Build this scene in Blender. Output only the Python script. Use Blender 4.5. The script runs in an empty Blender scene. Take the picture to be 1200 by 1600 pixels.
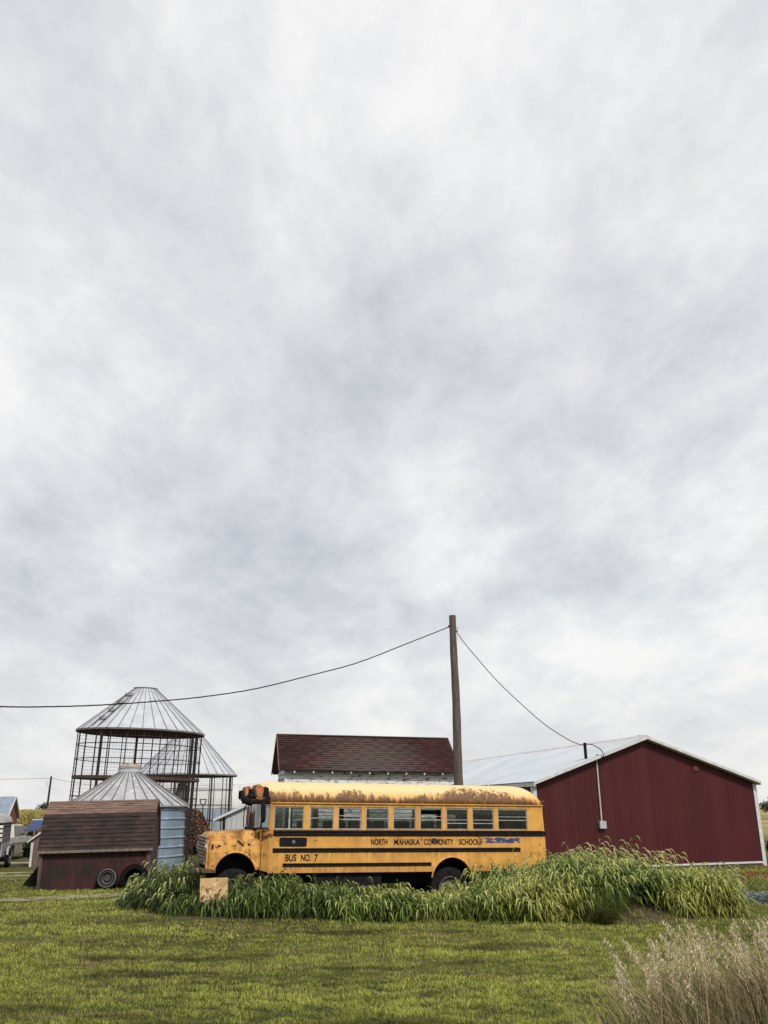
import bpy, math, random
import numpy as np
from mathutils import Vector, Matrix
R = math.radians
rng = np.random.default_rng(7)
random.seed(7)
sc = bpy.context.scene
COL = sc.collection

# ------------------------------------------------------------------ camera
CF, CP, CR, CH = 1400.0, R(18.35), R(.77), 2.3
cam = bpy.data.cameras.new('camera'); camo = bpy.data.objects.new('camera', cam); COL.objects.link(camo)
_r = Vector((1, 0, 0)); _u = Vector((0, -math.sin(CP), math.cos(CP))); _f = Vector((0, math.cos(CP), math.sin(CP)))
_rr = _r*math.cos(CR) - _u*math.sin(CR); _uu = _r*math.sin(CR) + _u*math.cos(CR)
camo.matrix_world = Matrix(((_rr.x, _uu.x, -_f.x, 0), (_rr.y, _uu.y, -_f.y, 0), (_rr.z, _uu.z, -_f.z, CH), (0, 0, 0, 1)))
cam.sensor_fit = 'VERTICAL'; cam.sensor_height = 36; cam.sensor_width = 27; cam.lens = 36*CF/1600
cam.clip_start = .1; cam.clip_end = 8000
sc.camera = camo
sc.render.resolution_x = 768; sc.render.resolution_y = 1024

# ------------------------------------------------------------------ sky and sun
SUN_EL, SUN_AZ = R(46), R(28)          # sun stands high behind the photographer, to the right
w = bpy.data.worlds.new('World'); sc.world = w; w.use_nodes = True
nt = w.node_tree; nt.nodes.clear()
def wn(t, **k):
    n = nt.nodes.new(t)
    for a, b in k.items():
        if a.startswith('i_'):
            n.inputs[a[2:]].default_value = b
        else: setattr(n, a, b)
    return n
L = nt.links.new
def wmath(op, a, b=None, clamp=False):
    n = nt.nodes.new('ShaderNodeMath'); n.operation = op; n.use_clamp = clamp
    for i, v in enumerate((a, b)):
        if v is None: continue
        if isinstance(v, (int, float)): n.inputs[i].default_value = v
        else: L(v, n.inputs[i])
    return n.outputs[0]
sky = wn('ShaderNodeTexSky', sky_type='NISHITA', sun_disc=False, sun_elevation=SUN_EL, sun_rotation=math.pi - SUN_AZ)
tc = wn('ShaderNodeTexCoord'); sep = wn('ShaderNodeSeparateXYZ'); L(tc.outputs['Generated'], sep.inputs[0])
zc = wmath('ADD', wmath('MAXIMUM', sep.outputs[2], 0.0), .30)
px = wmath('DIVIDE', sep.outputs[0], zc); py = wmath('DIVIDE', sep.outputs[1], zc)
cmb = wn('ShaderNodeCombineXYZ'); L(px, cmb.inputs[0]); L(py, cmb.inputs[1]); cmb.inputs[2].default_value = .3
def cloudnoise(scale, detail, rough, dist, off):
    mp = wn('ShaderNodeMapping'); mp.inputs['Location'].default_value = off; mp.inputs['Rotation'].default_value = (0, 0, .5)
    mp.inputs['Scale'].default_value = (1.0, .62, 1); L(cmb.outputs[0], mp.inputs[0])
    n = wn('ShaderNodeTexNoise'); n.inputs['Scale'].default_value = scale; n.inputs['Detail'].default_value = detail
    n.inputs['Roughness'].default_value = rough; n.inputs['Distortion'].default_value = dist; L(mp.outputs[0], n.inputs['Vector'])
    return n.outputs['Fac']
big = cloudnoise(1.1, 3, .5, .2, (3.4, 2.9, 0)); mid = cloudnoise(2.9, 12, .60, .12, (9.3, 4.2, 1)); fine = cloudnoise(9, 10, .66, .2, (1.3, 7.2, 2))
mixn = wmath('ADD', wmath('ADD', wmath('MULTIPLY', big, .43), wmath('MULTIPLY', mid, .38)), wmath('MULTIPLY', fine, .19))
ramp = wn('ShaderNodeValToRGB'); cr = ramp.color_ramp
cr.elements[0].position = .41; cr.elements[0].color = (.555, .58, .625, 1)
cr.elements[1].position = .59; cr.elements[1].color = (.95, .945, .935, 1)
e = cr.elements.new(.50); e.color = (.74, .755, .78, 1)
L(mixn, ramp.inputs[0])
# paler and warmer just above the horizon
hz = wn('ShaderNodeMapRange'); hz.inputs[1].default_value = .0; hz.inputs[2].default_value = .22; hz.inputs[3].default_value = .55; hz.inputs[4].default_value = 0; L(sep.outputs[2], hz.inputs[0])
mh = wn('ShaderNodeMix', data_type='RGBA'); L(hz.outputs[0], mh.inputs[0]); L(ramp.outputs[0], mh.inputs[6]); mh.inputs[7].default_value = (.86, .85, .82, 1)
bgc = wn('ShaderNodeBackground'); L(mh.outputs[2], bgc.inputs[0]); bgc.inputs[1].default_value = 1.0
bgs = wn('ShaderNodeBackground'); L(sky.outputs[0], bgs.inputs[0]); bgs.inputs[1].default_value = .1
ms = wn('ShaderNodeMixShader'); ms.inputs[0].default_value = .95; L(bgs.outputs[0], ms.inputs[1]); L(bgc.outputs[0], ms.inputs[2])
wo = wn('ShaderNodeOutputWorld'); L(ms.outputs[0], wo.inputs[0])
sun = bpy.data.lights.new('sun', 'SUN'); sun.energy = 3.3; sun.angle = R(10); sun.color = (1, .95, .87)
suno = bpy.data.objects.new('sun', sun); COL.objects.link(suno)
sd = Vector((math.sin(SUN_AZ)*math.cos(SUN_EL), -math.cos(SUN_AZ)*math.cos(SUN_EL), math.sin(SUN_EL)))
suno.rotation_euler = sd.to_track_quat('Z', 'Y').to_euler(); suno.location = (0, 0, 40)
sc.view_settings.view_transform = 'Standard'; sc.view_settings.look = 'None'
sc.view_settings.exposure = .04; sc.view_settings.gamma = 1

# ------------------------------------------------------------------ helpers
def at(u, v, Y):
    """the point at distance Y (m, along +Y) that the photograph shows at pixel (u, v): used to plan positions"""
    a, b = u-600, -(v-800)
    x = a*math.cos(CR) + b*math.sin(CR); y = -a*math.sin(CR) + b*math.cos(CR)
    d = Vector((x, CF*math.cos(CP) - y*math.sin(CP), CF*math.sin(CP) + y*math.cos(CP)))
    return Vector((0, 0, CH)) + d*(Y/d.y)
def sstep(a, b, x):
    t = np.clip((x-a)/(b-a), 0, 1); return t*t*(3-2*t)
def gz(x, y):
    """height of the ground"""
    x = np.asarray(x, float); y = np.asarray(y, float)
    z = .80*(1 - sstep(3.0, 11.5, y))
    z = z + .12*np.exp(-((x+4.2)**2/10 + (y-21.6)**2/5)) - .07*np.exp(-((x-2.5)**2/14 + (y-24.5)**2/4))
    z = z + .62*np.exp(-(((x-4.5)/1.9)**2 + ((y-22.4)/1.05)**2)) + .30*np.exp(-(((x-7.1)/1.3)**2 + ((y-22.3)/1.0)**2))
    z = z + .035*np.sin(x*.55+1.3)*np.sin(y*.41+.4)*sstep(9, 14, y)*(1-sstep(26, 32, y))
    z = z + .012*np.sin(x*2.1+y*.7)*np.sin(y*1.7-x*.4)*(1-sstep(24, 40, y))
    return z
def G(x, y): return float(gz(x, y))

def prop(o, label=None, cat=None, group=None, kind=None):
    if label: o['label'] = label
    if cat: o['category'] = cat
    if group: o['group'] = group
    if kind: o['kind'] = kind
    return o
def empty(name, loc, rot=(0, 0, 0), label=None, cat=None, group=None):
    o = bpy.data.objects.new(name, None); COL.objects.link(o); o.location = loc; o.rotation_euler = rot
    o.empty_display_size = .3
    return prop(o, label, cat, group)
class MB:
    """collects shapes into one mesh"""
    def __init__(s): s.v = []; s.f = []
    def add(s, vs, fs):
        n = len(s.v); s.v += [tuple(p) for p in vs]; s.f += [tuple(i+n for i in f) for f in fs]; return s
    def box(s, a, b, M=None):
        (x0, y0, z0), (x1, y1, z1) = a, b
        vs = [Vector(p) for p in ((x0,y0,z0),(x1,y0,z0),(x1,y1,z0),(x0,y1,z0),(x0,y0,z1),(x1,y0,z1),(x1,y1,z1),(x0,y1,z1))]
        if M is not None: vs = [M @ p for p in vs]
        return s.add(vs, [(0,3,2,1),(4,5,6,7),(0,1,5,4),(1,2,6,5),(2,3,7,6),(3,0,4,7)])
    def tube(s, pts, r, n=8, cap=True, closed=False):
        pts = [Vector(p) for p in pts]; k = len(pts); rs = r if isinstance(r, (list, tuple)) else [r]*k
        vs = []; prev = None
        for i, p in enumerate(pts):
            if closed: t = pts[(i+1) % k] - pts[i-1]
            else: t = pts[min(i+1, k-1)] - pts[max(i-1, 0)]
            t.normalize()
            if prev is None:
                a = Vector((0, 0, 1)) if abs(t.z) < .9 else Vector((1, 0, 0))
                u = t.cross(a).normalized()
            else:
                u = (prev - t*prev.dot(t)).normalized()
            prev = u; w_ = t.cross(u)
            for j in range(n):
                an = 2*math.pi*(j+.5)/n; vs.append(p + (u*math.cos(an) + w_*math.sin(an))*rs[i])
        fs = []
        for i in range(k if closed else k-1):
            i2 = (i+1) % k
            for j in range(n): fs.append((i*n+j, i*n+(j+1) % n, i2*n+(j+1) % n, i2*n+j))
        if cap and not closed: fs += [tuple(range(n-1, -1, -1)), tuple((k-1)*n+j for j in range(n))]
        return s.add(vs, fs)
    def lathe(s, prof, n=32, c=(0, 0, 0), axis='z', ph=0, arc=2*math.pi):
        """prof: (r, h) pairs"""
        vs = []; full = abs(arc-2*math.pi) < 1e-6; m = n if full else n+1
        for r, h in prof:
            for j in range(m):
                a = ph+arc*j/n; x, y = r*math.cos(a), r*math.sin(a)
                p = (x, y, h) if axis == 'z' else ((x, h, y) if axis == 'y' else (h, x, y))
                vs.append((p[0]+c[0], p[1]+c[1], p[2]+c[2]))
        fs = []
        for i in range(len(prof)-1):
            for j in range(n): fs.append((i*m+j, i*m+(j+1) % m, (i+1)*m+(j+1) % m, (i+1)*m+j))
        return s.add(vs, fs)
    def poly(s, pts, th):
        """flat outline given thickness vector th"""
        pts = [Vector(p) for p in pts]; th = Vector(th); n = len(pts)
        vs = pts + [p+th for p in pts]
        fs = [tuple(range(n)), tuple(range(2*n-1, n-1, -1))] + [(i, i+n, (i+1) % n+n, (i+1) % n) for i in range(n)]
        return s.add(vs, fs)
    def grid(s, fn, us, vs_, close=False):
        a = len(us); b = len(vs_); n0 = [fn(u, v) for u in us for v in vs_]
        return s.add(n0, [(i*b+j, i*b+j+1, (i+1)*b+j+1, (i+1)*b+j) for i in range(a-1) for j in range(b-1)])
    def build(s, name, mat, parent=None, smooth=None, bevel=0, solid=0, recalc=True):
        import bmesh
        me = bpy.data.meshes.new(name); me.from_pydata(s.v, [], s.f); me.update()
        if recalc:
            bm = bmesh.new(); bm.from_mesh(me); bmesh.ops.recalc_face_normals(bm, faces=bm.faces); bm.to_mesh(me); bm.free()
        me.materials.append(mat)
        o = bpy.data.objects.new(name, me); COL.objects.link(o)
        if parent: o.parent = parent
        if smooth:
            me.shade_smooth()
            try: me.set_sharp_from_angle(angle=R(smooth))
            except Exception: pass
        if solid:
            m = o.modifiers.new('s', 'SOLIDIFY'); m.thickness = solid; m.offset = 0
        if bevel:
            m = o.modifiers.new('b', 'BEVEL'); m.width = bevel; m.segments = 2; m.limit_method = 'ANGLE'; m.angle_limit = R(40)
        return o
def npmesh(name, V, F, mat, tint=None, parent=None):
    """fast mesh from numpy arrays, F is (n, 3) or (n, 4); tint is one number a vertex"""
    me = bpy.data.meshes.new(name); k = F.shape[1]
    me.vertices.add(len(V)); me.vertices.foreach_set('co', V.astype(np.float32).ravel())
    me.loops.add(F.size); me.loops.foreach_set('vertex_index', F.astype(np.int32).ravel())
    me.polygons.add(len(F)); me.polygons.foreach_set('loop_start', np.arange(0, F.size, k, dtype=np.int32))
    me.update(calc_edges=True)
    if tint is not None:
        at_ = me.attributes.new('tint', 'FLOAT', 'POINT'); at_.data.foreach_set('value', tint.astype(np.float32))
    me.materials.append(mat); me.validate()
    o = bpy.data.objects.new(name, me); COL.objects.link(o)
    if parent: o.parent = parent
    return o
class NB:
    """collects numpy quads"""
    def __init__(s): s.V = []; s.F = []; s.T = []; s.n = 0
    def add(s, V, F, T): s.V.append(V); s.F.append(F+s.n); s.T.append(T); s.n += len(V)
    def build(s, name, mat, parent=None): return npmesh(name, np.concatenate(s.V), np.concatenate(s.F), mat, np.concatenate(s.T), parent)
def ribbons(P, W, side, tint):
    """P (n,k,3) centre lines, W (n,k) half widths, side (n,3) or (n,k,3)"""
    n, k, _ = P.shape
    if side.ndim == 2: side = side[:, None, :]
    a = P + side*W[..., None]; b = P - side*W[..., None]
    V = np.stack([a, b], 2).reshape(-1, 3)
    base = (np.arange(n)*k*2)[:, None] + (np.arange(k-1)*2)[None]
    F = np.stack([base, base+1, base+3, base+2], -1).reshape(-1, 4)
    return V, F, np.repeat(tint, k*2)
def tubes(P, W, tint, m=4):
    n, k, _ = P.shape
    t = P[:, -1]-P[:, 0]; t /= np.linalg.norm(t, axis=1, keepdims=True)+1e-9
    up = np.tile([.31, .22, .92], (n, 1)); u = np.cross(t, up); u /= np.linalg.norm(u, axis=1, keepdims=True)+1e-9; w_ = np.cross(t, u)
    an = 2*np.pi*np.arange(m)/m
    ring = u[:, None, :]*np.cos(an)[None, :, None] + w_[:, None, :]*np.sin(an)[None, :, None]
    V = (P[:, :, None, :] + ring[:, None]*W[..., None, None]).reshape(-1, 3)
    i = (np.arange(n)*k*m)[:, None, None] + (np.arange(k-1)*m)[None, :, None]; j = np.arange(m)[None, None, :]; j2 = (j+1) % m
    F = np.stack([i+j, i+j2, i+m+j2, i+m+j], -1).reshape(-1, 4)
    return V, F, np.repeat(tint, k*m)

# ------------------------------------------------------------------ materials
def newmat(name):
    m = bpy.data.materials.new(name); m.use_nodes = True; t = m.node_tree
    b = t.nodes['Principled BSDF']; return m, t, b
class NT:
    def __init__(s, t): s.t = t; s.tc = t.nodes.new('ShaderNodeTexCoord')
    def n(s, ty, **k):
        n = s.t.nodes.new(ty)
        for a, b in k.items(): setattr(n, a, b)
        return n
    def l(s, a, b): s.t.links.new(a, b)
    def noise(s, scale, detail=6, rough=.6, stretch=(1, 1, 1), loc=(0, 0, 0), dist=0, coord='Object'):
        mp = s.n('ShaderNodeMapping'); mp.inputs['Scale'].default_value = stretch; mp.inputs['Location'].default_value = loc
        s.l(s.tc.outputs[coord], mp.inputs[0])
        n = s.n('ShaderNodeTexNoise'); n.inputs['Scale'].default_value = scale; n.inputs['Detail'].default_value = detail
        n.inputs['Roughness'].default_value = rough; n.inputs['Distortion'].default_value = dist
        s.l(mp.outputs[0], n.inputs['Vector']); return n.outputs['Fac']
    def ramp(s, x, lo, hi, a=0., b=1.):
        n = s.n('ShaderNodeMapRange'); n.inputs[1].default_value = lo; n.inputs[2].default_value = hi
        n.inputs[3].default_value = a; n.inputs[4].default_value = b; s.l(x, n.inputs[0]); return n.outputs[0]
    def math(s, op, a, b=0., clamp=False):
        n = s.n('ShaderNodeMath', operation=op, use_clamp=clamp)
        for i, v in enumerate((a, b)):
            if isinstance(v, (int, float)): n.inputs[i].default_value = v
            else: s.l(v, n.inputs[i])
        return n.outputs[0]
    def mix(s, f, a, b):
        n = s.n('ShaderNodeMix', data_type='RGBA')
        if isinstance(f, (int, float)): n.inputs[0].default_value = f
        else: s.l(f, n.inputs[0])
        for i, v in ((6, a), (7, b)):
            if isinstance(v, tuple): n.inputs[i].default_value = (*v, 1)
            else: s.l(v, n.inputs[i])
        return n.outputs[2]
    def xyz(s, coord='Object'):
        n = s.n('ShaderNodeSeparateXYZ'); s.l(s.tc.outputs[coord], n.inputs[0]); return n.outputs
    def bump(s, b, h, st, d=.02):
        n = s.n('ShaderNodeBump'); n.inputs['Strength'].default_value = st; n.inputs['Distance'].default_value = d
        s.l(h, n.inputs['Height']); s.l(n.outputs[0], b.inputs['Normal'])
def M(name, c1, c2=None, scale=6, stretch=(1, 1, 1), lo=.4, hi=.62, rough=.7, metal=0, bump=0, bscale=30, bstretch=None, layers=(), detail=7, spec=None, coord='Object'):
    """c1/c2 blotched by noise, then layers of (colour, scale, stretch, lo, hi)"""
    m, t, b = newmat(name); N = NT(t)
    c = N.mix(N.ramp(N.noise(scale, detail, .62, stretch, coord=coord), lo, hi), c1, c2 or tuple(v*.8 for v in c1))
    for i, (col, s_, st, l_, h_) in enumerate(layers):
        c = N.mix(N.ramp(N.noise(s_, 8, .66, st, (3.7*i+1, 2.1*i, 5.3*i), coord=coord), l_, h_), c, col)
    N.l(c, b.inputs['Base Color'])
    b.inputs['Roughness'].default_value = rough; b.inputs['Metallic'].default_value = metal
    if spec is not None: b.inputs['Specular IOR Level'].default_value = spec
    if bump: N.bump(b, N.noise(bscale, 6, .6, bstretch or stretch, coord=coord), bump)
    return m
def glass(name, col=(.9, .95, .93), rough=.06, alpha=.25, dirt=.35):
    """thin pane: mostly see-through, glossy, with dust"""
    m, t, b = newmat(name); N = NT(t)
    out = t.nodes['Material Output']; t.nodes.remove(b)
    tr = N.n('ShaderNodeBsdfTransparent'); tr.inputs[0].default_value = (*col, 1)
    gl = N.n('ShaderNodeBsdfGlossy'); gl.inputs['Roughness'].default_value = rough; gl.inputs[0].default_value = (.9, .9, .9, 1)
    df = N.n('ShaderNodeBsdfDiffuse'); df.inputs[0].default_value = (.33, .33, .30, 1)
    fr = N.n('ShaderNodeFresnel'); fr.inputs[0].default_value = 1.5
    m1 = N.n('ShaderNodeMixShader'); N.l(N.math('ADD', fr.outputs[0], alpha*.4), m1.inputs[0]); N.l(tr.outputs[0], m1.inputs[1]); N.l(gl.outputs[0], m1.inputs[2])
    m2 = N.n('ShaderNodeMixShader'); N.l(N.ramp(N.noise(2.3, 6, .6), .35, .75, dirt*.25, dirt), m2.inputs[0]); N.l(m1.outputs[0], m2.inputs[1]); N.l(df.outputs[0], m2.inputs[2])
    N.l(m2.outputs[0], out.inputs[0]); return m
def foliage(name, c1, c2, c3=None, trans=.35, rough=.55, nscale=.5):
    """c1..c2 by the blade's own tint, shifted by slow noise over the ground"""
    m, t, b = newmat(name); N = NT(t)
    a = N.n('ShaderNodeAttribute', attribute_name='tint')
    c = N.mix(a.outputs['Fac'], c1, c2)
    if c3: c = N.mix(N.ramp(N.noise(nscale, 5, .6), .45, .68), c, c3)
    N.l(c, b.inputs['Base Color']); b.inputs['Roughness'].default_value = rough
    b.inputs['Specular IOR Level'].default_value = .3
    tl = N.n('ShaderNodeBsdfTranslucent'); N.l(c, tl.inputs[0])
    mx = N.n('ShaderNodeMixShader'); mx.inputs[0].default_value = trans
    N.l(b.outputs[0], mx.inputs[1]); N.l(tl.outputs[0], mx.inputs[2]); N.l(mx.outputs[0], t.nodes['Material Output'].inputs[0])
    return m

MAT = {}
MAT['black'] = M('black_paint', (.009, .008, .010), (.016, .014, .014), 8, rough=.7, spec=.08)
MAT['rubber'] = M('tyre_rubber', (.007, .007, .007), (.017, .016, .015), 12, rough=.9, spec=.15, bump=.3, bscale=60)
MAT['deep_black'] = M('dull_black', (.006, .006, .006), (.010, .009, .009), 8, rough=1, spec=.05)  # near-black for the second tyre and the shade painted into its hollow
MAT['rust'] = M('rusty_steel', (.16, .055, .022), (.06, .025, .014), 9, rough=.85, bump=.3)
MAT['darksteel'] = M('dark_rusty_rod', (.022, .012, .010), (.010, .007, .007), 5, rough=.8)
MAT['alu'] = M('window_aluminium', (.42, .43, .43), (.28, .27, .25), 10, rough=.45, metal=.3)
MAT['chrome'] = M('worn_chrome', (.45, .44, .42), (.20, .12, .07), 14, lo=.45, hi=.6, rough=.4, metal=.5)
MAT['wood_old'] = M('grey_weathered_wood', (.20, .165, .135), (.09, .07, .055), 5, stretch=(6, 6, .5), rough=.9, bump=.5, bscale=20, layers=[((.32, .29, .25), 9, (5, 5, .4), .58, .72)])
MAT['glass'] = glass('window_glass', (.62, .67, .66), .05, .02, .06)
MAT['glass_blue'] = glass('windscreen_glass', (.72, .86, .82), .05, .4, .25)
MAT['white_paint'] = M('white_paint', (.62, .62, .60), (.48, .47, .45), 3, rough=.6)
MAT['seat'] = M('seat_vinyl', (.03, .035, .04), (.05, .05, .05), 5, rough=.6)
MAT['galv'] = M('galvanised_sheet', (.50, .52, .555), (.41, .43, .46), 1.6, stretch=(1, 1, 1), rough=.45, metal=.1, layers=[((.36, .33, .31), 2.2, (1, 1, .35), .58, .80)])
MAT['galv_seam'] = M('dark_roof_seam', (.10, .10, .105), (.17, .16, .155), 4, rough=.6, metal=.3)
MAT['concrete'] = M('stained_concrete', (.30, .29, .27), (.18, .17, .15), 3, rough=.9, bump=.3)
MAT['gravel'] = M('pale_gravel', (.36, .33, .29), (.22, .19, .15), 1.4, rough=.95, bump=.5, bscale=14, layers=[((.10, .10, .04), 1.8, (1, 1, 1), .56, .66)])

# ------------------------------------------------------------------ ground
def ground_mat():
    m, t, b = newmat('rough_mown_grass'); N = NT(t)
    n1 = N.noise(.28, 6, .62, (.55, 1.5, 1)); n2 = N.noise(1.5, 7, .65, (.7, 1.2, 1), (4, 2, 0)); n3 = N.noise(16, 5, .7)
    c = N.mix(N.ramp(n1, .40, .60), (.045, .044, .016), (.125, .128, .031))
    c = N.mix(N.ramp(n2, .50, .70), c, (.13, .10, .045))
    c = N.mix(N.ramp(n3, .40, .70, 0, .6), c, (.055, .05, .02))
    x, y, z = N.xyz()
    # bare earth on the right of the weedy heap
    def blob(cx, cy, rx, ry, k=1.):
        dx = N.math('DIVIDE', N.math('SUBTRACT', x, cx), rx); dy = N.math('DIVIDE', N.math('SUBTRACT', y, cy), ry)
        d = N.math('ADD', N.math('MULTIPLY', dx, dx), N.math('MULTIPLY', dy, dy))
        d = N.math('ADD', d, N.math('MULTIPLY', N.math('SUBTRACT', N.noise(2.2, 6), .5), 1.6))
        return N.ramp(d, 1.1, .7, 0, k)
    soil = N.mix(N.ramp(n3, .35, .65), (.050, .032, .022), (.12, .085, .062))
    c = N.mix(blob(5.5, 21.2, 1.2, 1.2), c, soil)
    c = N.mix(blob(0, 23, 6.5, 2.2, .9), c, soil)
    c = N.mix(blob(8.6, 23.4, 2.0, .9), c, soil)
    # ripe fields far out
    far = N.math('MULTIPLY', N.ramp(y, 62, 78), 1.)
    fld = N.mix(N.ramp(N.noise(.02, 4, .5, (.3, 2, 1)), .42, .58), (.36, .28, .13), (.20, .20, .06))
    c = N.mix(far, c, fld)
    N.l(c, b.inputs['Base Color']); b.inputs['Roughness'].default_value = .95; b.inputs['Specular IOR Level'].default_value = .15
    N.bump(b, N.math('ADD', n3, N.noise(40, 4)), .8, .05)
    return m
xs = np.concatenate([[-4000, -1500, -600, -300, -150, -90, -60, -45, -36], np.arange(-30, 24.01, .3), [28, 34, 45, 60, 90, 150, 300, 600, 1500, 4000]])
ys = np.concatenate([[-600, -200, -60, -20, -8], np.arange(-2, 36, .25), np.arange(36, 60, 1.5), [64, 72, 90, 120, 160, 240, 400, 800, 1600, 4000, 7000]])
X, Y = np.meshgrid(xs, ys, indexing='ij'); V = np.stack([X, Y, gz(X, Y)], -1).reshape(-1, 3)
a, b_ = len(xs), len(ys); I = (np.arange(a-1)[:, None]*b_ + np.arange(b_-1)[None]).ravel()
gr = npmesh('ground', V, np.stack([I, I+b_, I+b_+1, I+1], 1), ground_mat()); gr.data.shade_smooth(); prop(gr, kind='structure')

def strip(name, pts, wid, mat, lift=.012, jag=.25):
    m = MB(); n = 60; P = []
    for i in range(n+1):
        t = i/n*(len(pts)-1); k = min(int(t), len(pts)-2); f = t-k
        P.append(Vector((pts[k][0]*(1-f)+pts[k+1][0]*f, pts[k][1]*(1-f)+pts[k+1][1]*f)))
    rows = []
    for i, p in enumerate(P):
        d = (P[min(i+1, n)]-P[max(i-1, 0)]).normalized(); nn = Vector((-d.y, d.x)); e_ = min(1, 5*min(i, n-i)/n+.15)
        row = []
        for j in range(7):
            s_ = (j/3-1)*wid*.5*e_*(1+(random.random()-.5)*jag*(1 if j in (0, 6) else 0))
            q = p+nn*s_; row.append((q.x, q.y, G(q.x, q.y)+lift))
        rows.append(row)
    m.add([q for r in rows for q in r], [(i*7+j, i*7+j+1, (i+1)*7+j+1, (i+1)*7+j) for i in range(n) for j in range(6)])
    return prop(m.build(name, mat, smooth=60), kind='structure')
strip('gravel_path', [(-30, 38.6), (-16, 37.4), (-11.6, 38.2), (-9, 40)], .75, MAT['gravel'])
strip('gravel_path', [(-30, 40.6), (-16, 39.6), (-12, 40.2), (-9, 42)], .7, MAT['gravel'])
strip('gravel_path', [(-40, 46.8), (-18, 47.5), (-11, 48.5)], 1.2, MAT['gravel'])
strip('dirt_path', [(-11.5, 27.4), (-9.6, 28.1), (-7.9, 28.5), (-6.2, 28.2)], 1.1, M('bare_dirt', (.34, .29, .22), (.20, .17, .10), 1.7, rough=.95, bump=.4, layers=[((.10, .11, .03), 2.6, (1, 1, 1), .50, .60)]), jag=.9)

# ------------------------------------------------------------------ lawn blades
def lawn():
    n = 820000
    u = rng.random(n); y0, y1 = 10.2, 40.
    # density falls off with distance
    Yp = 1/(1/y0 + u*(1/y1 - 1/y0)); hw = Yp*.47+5.0; Xp = (rng.random(n)*2-1)*hw
    keep = ~((Yp > 21.2+.10*Xp) & (Yp < 26.5) & (Xp > -4.6) & (Xp < 5.5))
    def fb(x, y, s):
        return (np.sin(x*s+1.1*np.sin(y*s*1.3+.7))+np.sin(y*s*1.7+1.3*np.sin(x*s*.8+2.1))+np.sin((x+y)*s*2.3+np.sin(x*s*3.1))*.6)/2.6
    patch = .5+.5*fb(Xp*.7, Yp*1.3, .9); patch2 = .5+.5*fb(Xp+7, Yp*1.2, 2.7); tuft = .5+.5*fb(Xp*3.1+2, Yp*2.3, 3.1); bare = .5+.5*fb(Xp*1.4+5, Yp*3.4+1, 1.9)
    keep &= rng.random(len(Xp)) < np.clip(1.9*tuft+.05, .2, 1)*np.clip(2.2*bare, .3, 1)
    Xp, Yp, patch, patch2, tuft, bare = [q[keep] for q in (Xp, Yp, patch, patch2, tuft, bare)]; n = len(Xp)
    h = (.016+.030*patch*rng.random(n)+.012*patch2+.042*tuft**2*rng.random(n))*(1+.012*Yp); wd = (.0030+.0022*rng.random(n))*(1+.055*np.maximum(Yp-10, 0))
    az = rng.random(n)*2*np.pi; lean = .2+.9*rng.random(n)
    d = np.stack([np.cos(az), np.sin(az), np.zeros(n)], 1); B = np.stack([Xp, Yp, gz(Xp, Yp)-.004], 1)
    mid = B + d*(h*lean*.35)[:, None] + np.array([0, 0, 1])*(h*.62)[:, None]
    tip = B + d*(h*lean)[:, None] + np.array([0, 0, 1])*(h*.92)[:, None]
    sd_ = np.stack([-d[:, 1], d[:, 0], np.zeros(n)], 1)
    tint = np.clip(.10+.45*patch+.30*(patch2-.5)+.45*(tuft-.45)+.45*(rng.random(n)-.3), 0, 1)
    V, F, T = ribbons(np.stack([B, mid, tip], 1), np.stack([wd, wd*.8, wd*.12], 1), sd_, tint)
    m, t, b = newmat('lawn_blades'); N = NT(t)
    a = N.n('ShaderNodeAttribute', attribute_name='tint')
    c = N.mix(a.outputs['Fac'], (.062, .080, .020), (.50, .53, .108))
    c = N.mix(N.ramp(N.noise(.55, 6, .65, (.6, 1.5, 1)), .53, .63, 0, .95), c, (.066, .062, .024))
    c = N.mix(N.ramp(N.noise(.9, 6, .65, (.5, 1.6, 1), (11, 5, 0)), .54, .66, 0, .75), c, (.34, .26, .12))
    N.l(c, b.inputs['Base Color']); b.inputs['Roughness'].default_value = .7; b.inputs['Specular IOR Level'].default_value = .2
    tl = N.n('ShaderNodeBsdfTranslucent'); N.l(c, tl.inputs[0]); mx = N.n('ShaderNodeMixShader'); mx.inputs[0].default_value = .3
    N.l(b.outputs[0], mx.inputs[1]); N.l(tl.outputs[0], mx.inputs[2]); N.l(mx.outputs[0], t.nodes['Material Output'].inputs[0])
    o = npmesh('lawn_grass', V, F, m, T)
    prop(o, 'short rough green lawn grass with straw coloured patches', 'lawn grass', kind='stuff')
lawn()

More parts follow.
